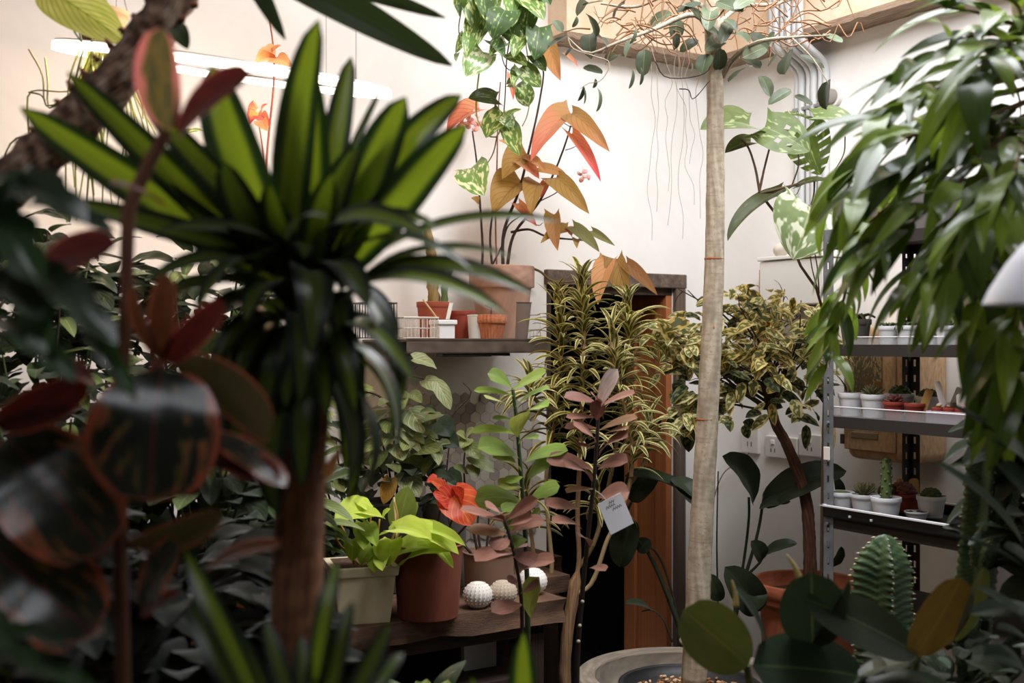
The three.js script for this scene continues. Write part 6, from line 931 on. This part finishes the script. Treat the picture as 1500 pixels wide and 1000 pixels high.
// ---------------------------------------------------------------- strap-leaved palm with the slanting trunk
{
  setSeed(129);
  const d = 1.55, foot = P(-330, 1000, 1.7), t = thing('strap_leaf_palm', 'big strap-leaved palm with a rough slanting brown trunk at the upper left', 'plant', V(foot.x, 0, foot.z));
  floorPot(t, foot, .17, .34, terra);
  const bark = std(0xffffff, .95, { map: tex(128, 256, (u, v) => { const n = noise(u * 6, v * 16, 3); return mix(mix([186, 152, 130], [98, 70, 58], .5 + .7 * n), [222, 204, 184], Math.max(0, noise(u * 7, v * 9, 13) - .3)); }), bumpMap: bumpSpeck, bumpScale: .006 }); bark.map.repeat.set(1, 3);
  wpart(t, 'trunk', tube([V(foot.x, .3, foot.z), P(-300, 700, 1.65), P(-120, 400, 1.6), P(40, 245, d), P(140, 150, d), P(215, 60, d), P(262, -20, d), P(290, -90, d)], .036, .029, 110, 20, .2, 42), bark);
  const husk = std(0x8a5638, .9); for (let i = 0; i < 26; i++) { const k = i / 25, x = 30 + 235 * k, y = 252 - 262 * k, s = i % 2 ? 1 : -1; const A = P(x + s * 21, y + s * 20, d - .01), B = A.clone().add(V(s * .004, rr(-.004, .012), .003)); wpart(t, 'bark_flake', tube([P(x + s * 18, y + s * 16, d - .01), A, B], .006, .0015, 6, 5), husk); }
  const head = P(330, -210, d); wpart(t, 'crown', tube([P(290, -90, d), P(310, -150, d), head], .028, .018, 10, 12), husk);
  for (const q of [[head, 418, 58, 30, 1.4], [head, 662, 96, 54, 1.5], [head, 652, 26, 30, 1.62]]) leaf(t, L.strap, P(360, q[1] < 500 ? -60 : -70, d), P(q[1], q[2], q[4]), q[3] * 1.5 / FOCAL, V(.1, -.25, 1));
  for (const [x, y] of [[120, -260], [260, -420], [480, -380], [620, -260], [160, -90], [-40, -200]]) leaf(t, L.strap, head, P(x, y, d + rr(-.3, .3)), .05, V(0, .6, .8));
  leaf(t, L.strap, P(250, 40, d), P(275, 72, d - .05), .03, V(.3, .2, 1)).name = 'dead_leaf';
}
// ---------------------------------------------------------------- hanging things at the upper left
{
  setSeed(131);
  L.ribbed = kind([{ a: .5, b: .75, bend: .6, fold: .2, nv: 16, nu: 5, lobe: .05, base: .3, wave: .008 }], [leafMat(leafTex((s, t) => mix(mix([166, 184, 92], [196, 206, 128], .5 + .5 * noise(s * 3, t * 3, 2)), [122, 140, 56], .7 * vein(s, t, 9, .55, .2) + .9 * midrib(s, .05))), { trans: .5, coat: .4 })], .5);
  const d = 2.0, p = P(60, -130, d), t = thing('ribbed_leaf_plant', 'hanging plant with one big pale green ribbed leaf in the top left corner', 'plant', p);
  part(t, 'basket', potGeo(.1, .075, .1, .2), terra); part(t, 'soil', soilGeo(.088, .088), soilMat); part(t, 'hanger', merge([0, 1, 2].map(i => tube([V(Math.cos(i * 2.1) * .095, .1, Math.sin(i * 2.1) * .095), V(0, .34, 0)], .0015, .0015, 2, 5)).concat([tube([V(0, .34, 0), V(0, 3.1 - p.y, 0)], .002, .002, 2, 5)])), std(0x8c7a66, .8));
  wpart(t, 'stem', tube(pxs([[60, -160], [80, -60], [75, -40], [68, -14]], d), .003, .002, 14, 6), greenStem); wpart(t, 'stem', tube(pxs([[66, -160], [70, -30], [96, 20], [108, 45], [120, 62]], d), .002, .0016, 14, 6), greenStem); wpart(t, 'stem', tube(pxs([[80, -160], [100, -40], [112, 30], [120, 62]], d + .03), .002, .0016, 14, 6), greenStem);
  pleaf(t, L.ribbed, [66, -18, 186, 64, 74], d - .03, d - .1, V(-.1, .3, 1), 0, 0); pleaf(t, L.ribbed, [40, -100, -60, -20, 70], d, d, V(0, .4, 1), 0, 0);
}
{ // thin-stemmed hanging cactus
  setSeed(133);
  const d = 2.2, p = P(150, 62, d), t = thing('hanging_rhipsalis', 'tangle of thin green hanging stems behind the slanting brown trunk', 'plant', p), gm = std(0x97a04e, .6), gm2 = std(0x76803e, .6);
  part(t, 'pot', potGeo(.05, .036, .06, .2), std(0xc9a77e, .8)); part(t, 'soil', soilGeo(.045, .052), soilMat); part(t, 'hanger', merge([0, 1, 2].map(i => tube([V(Math.cos(i * 2.1) * .048, .06, Math.sin(i * 2.1) * .048), V(0, .25, 0)], .001, .001, 2, 5)).concat([tube([V(0, .25, 0), V(0, 3.1 - p.y, 0)], .0012, .0012, 2, 5)])), std(0xb0a090, .8));
  for (let i = 0; i < 46; i++) { const x0 = 150 + rr(-22, 22), x1 = x0 + rr(-50, 85), y1 = rr(130, 330), w = rr(-14, 14); wpart(t, 'hanging_stem', tube(pxs([[x0, 52], [x0 + (x1 - x0) * .3, 62 + rr(0, 24)], [x0 + (x1 - x0) * .7 + w, (70 + y1) / 2], [x1, y1]], d + rr(-.05, .06)), .0022, .0014, 16, 5), i % 2 ? gm : gm2); }
  for (const q of [[[42, 72], [62, 110], [68, 155]], [[66, 84], [70, 120], [72, 156]], [[42, 135], [62, 140], [70, 158]], [[42, 195], [40, 160], [44, 135]], [[0, 245], [20, 205], [66, 190]]]) wpart(t, 'hanging_stem', tube(pxs([...q, [110, 130], [150, 58]], d), .0018, .0014, 20, 5), gm2);
}
{ // ring-shaped grow lamp on thin wires
  setSeed(135);
  const d = 2.45, c = P(334, 104, d), k = d / FOCAL, rx = 240 * k, t = thing('ring_grow_lamp', 'glowing white ring grow lamp hanging on thin wires above the plants at the left', 'lamp', c);
  const tilt = new THREE.Euler(.16, 0, -.135), glow = std(0xffffff, .5, { emissive: 0xfff1e2, emissiveIntensity: 4 }), alu = std(0xcfc7c0, .4, { metalness: .5 });
  const ring = (r0, r1, y0, y1) => lathe([[r0, y0], [r1, y0], [r1, y1], [r0, y1], [r0, y0]], 96).applyMatrix4(new THREE.Matrix4().makeRotationFromEuler(tilt));
  part(t, 'housing', ring(rx - .024, rx - .004, .0065, .011), alu); part(t, 'diffuser', ring(rx - .026, rx, -.009, .006), glow);
  const m = new THREE.Matrix4().makeRotationFromEuler(tilt), g = [];
  for (let i = 0; i < 4; i++) { const a = i * 1.571 + .5, q = V(Math.cos(a) * (rx - .013), .012, Math.sin(a) * (rx - .013)).applyMatrix4(m); g.push(tube([q, V(q.x, 3.1 - c.y, q.z)], .0007, .0007, 1, 4)); }
  part(t, 'suspension_wires', merge(g), std(0x9a8f88, .5));
  for (let i = 0; i < 8; i++) { const a = i * .785, q = V(Math.cos(a) * (rx - .013), -.03, Math.sin(a) * (rx - .013)).applyMatrix4(m).add(c), l = new THREE.PointLight(new THREE.Color(1, .62, .34), .11, 0, 2); l.position.copy(q); l.shadow.radius = 1; scene.add(l); }
}
{ // salmon begonia behind the lamp
  setSeed(137);
  const d = 2.75, p = P(400, 858, d), t = thing('salmon_begonia', 'tall begonia with pale peach leaves and orange blooms near the ring lamp', 'plant', V(p.x, BY, p.z));
  part(t, 'pot', potGeo(.09, .07, .16, .2), terra); part(t, 'soil', soilGeo(.08, .14), soilMat);
  wpart(t, 'stem', tube([V(p.x, BY + .13, p.z), P(395, 500, d), P(390, 250, d), P(402, 90, d), P(390, 0, d)], .005, .002, 30, 6, .08, 40), std(0x9c5a4c, .7)); wpart(t, 'stem', tube(pxs([[392, 300], [385, 220], [378, 175]], d), .003, .0015, 12, 5), std(0x9c5a4c, .7));
  for (const q of [[404, 84, 374, 92, 28], [404, 82, 385, 72, 22], [406, 84, 428, 98, 26], [398, 80, 412, 66, 16]]) pleaf(t, L.begoniaPeach, q, d, d - .04, V(0, .4, 1), undefined, 0);
  for (const q of [[380, 165, 366, 182, 20], [376, 160, 372, 146, 16], [382, 168, 396, 186, 22], [384, 165, 392, 152, 14]]) pleaf(t, L.begoniaPink, q, d, d - .04, V(0, .4, 1)); 
  for (const q of [[384, 176, 392, 192, 20], [370, 170, 366, 160, 14]]) pleaf(t, L.begoniaPeach, q, d - .04, d - .06, V(0, .4, 1), undefined, 0);
  for (const q of [[260, 205, 300, 192, 20], [390, 420, 340, 470, 40], [395, 380, 440, 430, 40]]) { pleaf(t, L.pothosPale, q, d, d - .05, V(0, .6, .8)); wpart(t, 'petiole', tube(pxs([[392, q[1] + 60], [(392 + q[0]) / 2, q[1] + 20], [q[0], q[1]]], d), .002, .0012, 8, 5), greenStem); }
}
for (const o of scene.children) if (o.isLight) o.castShadow = true;
renderer.render(scene, camera);
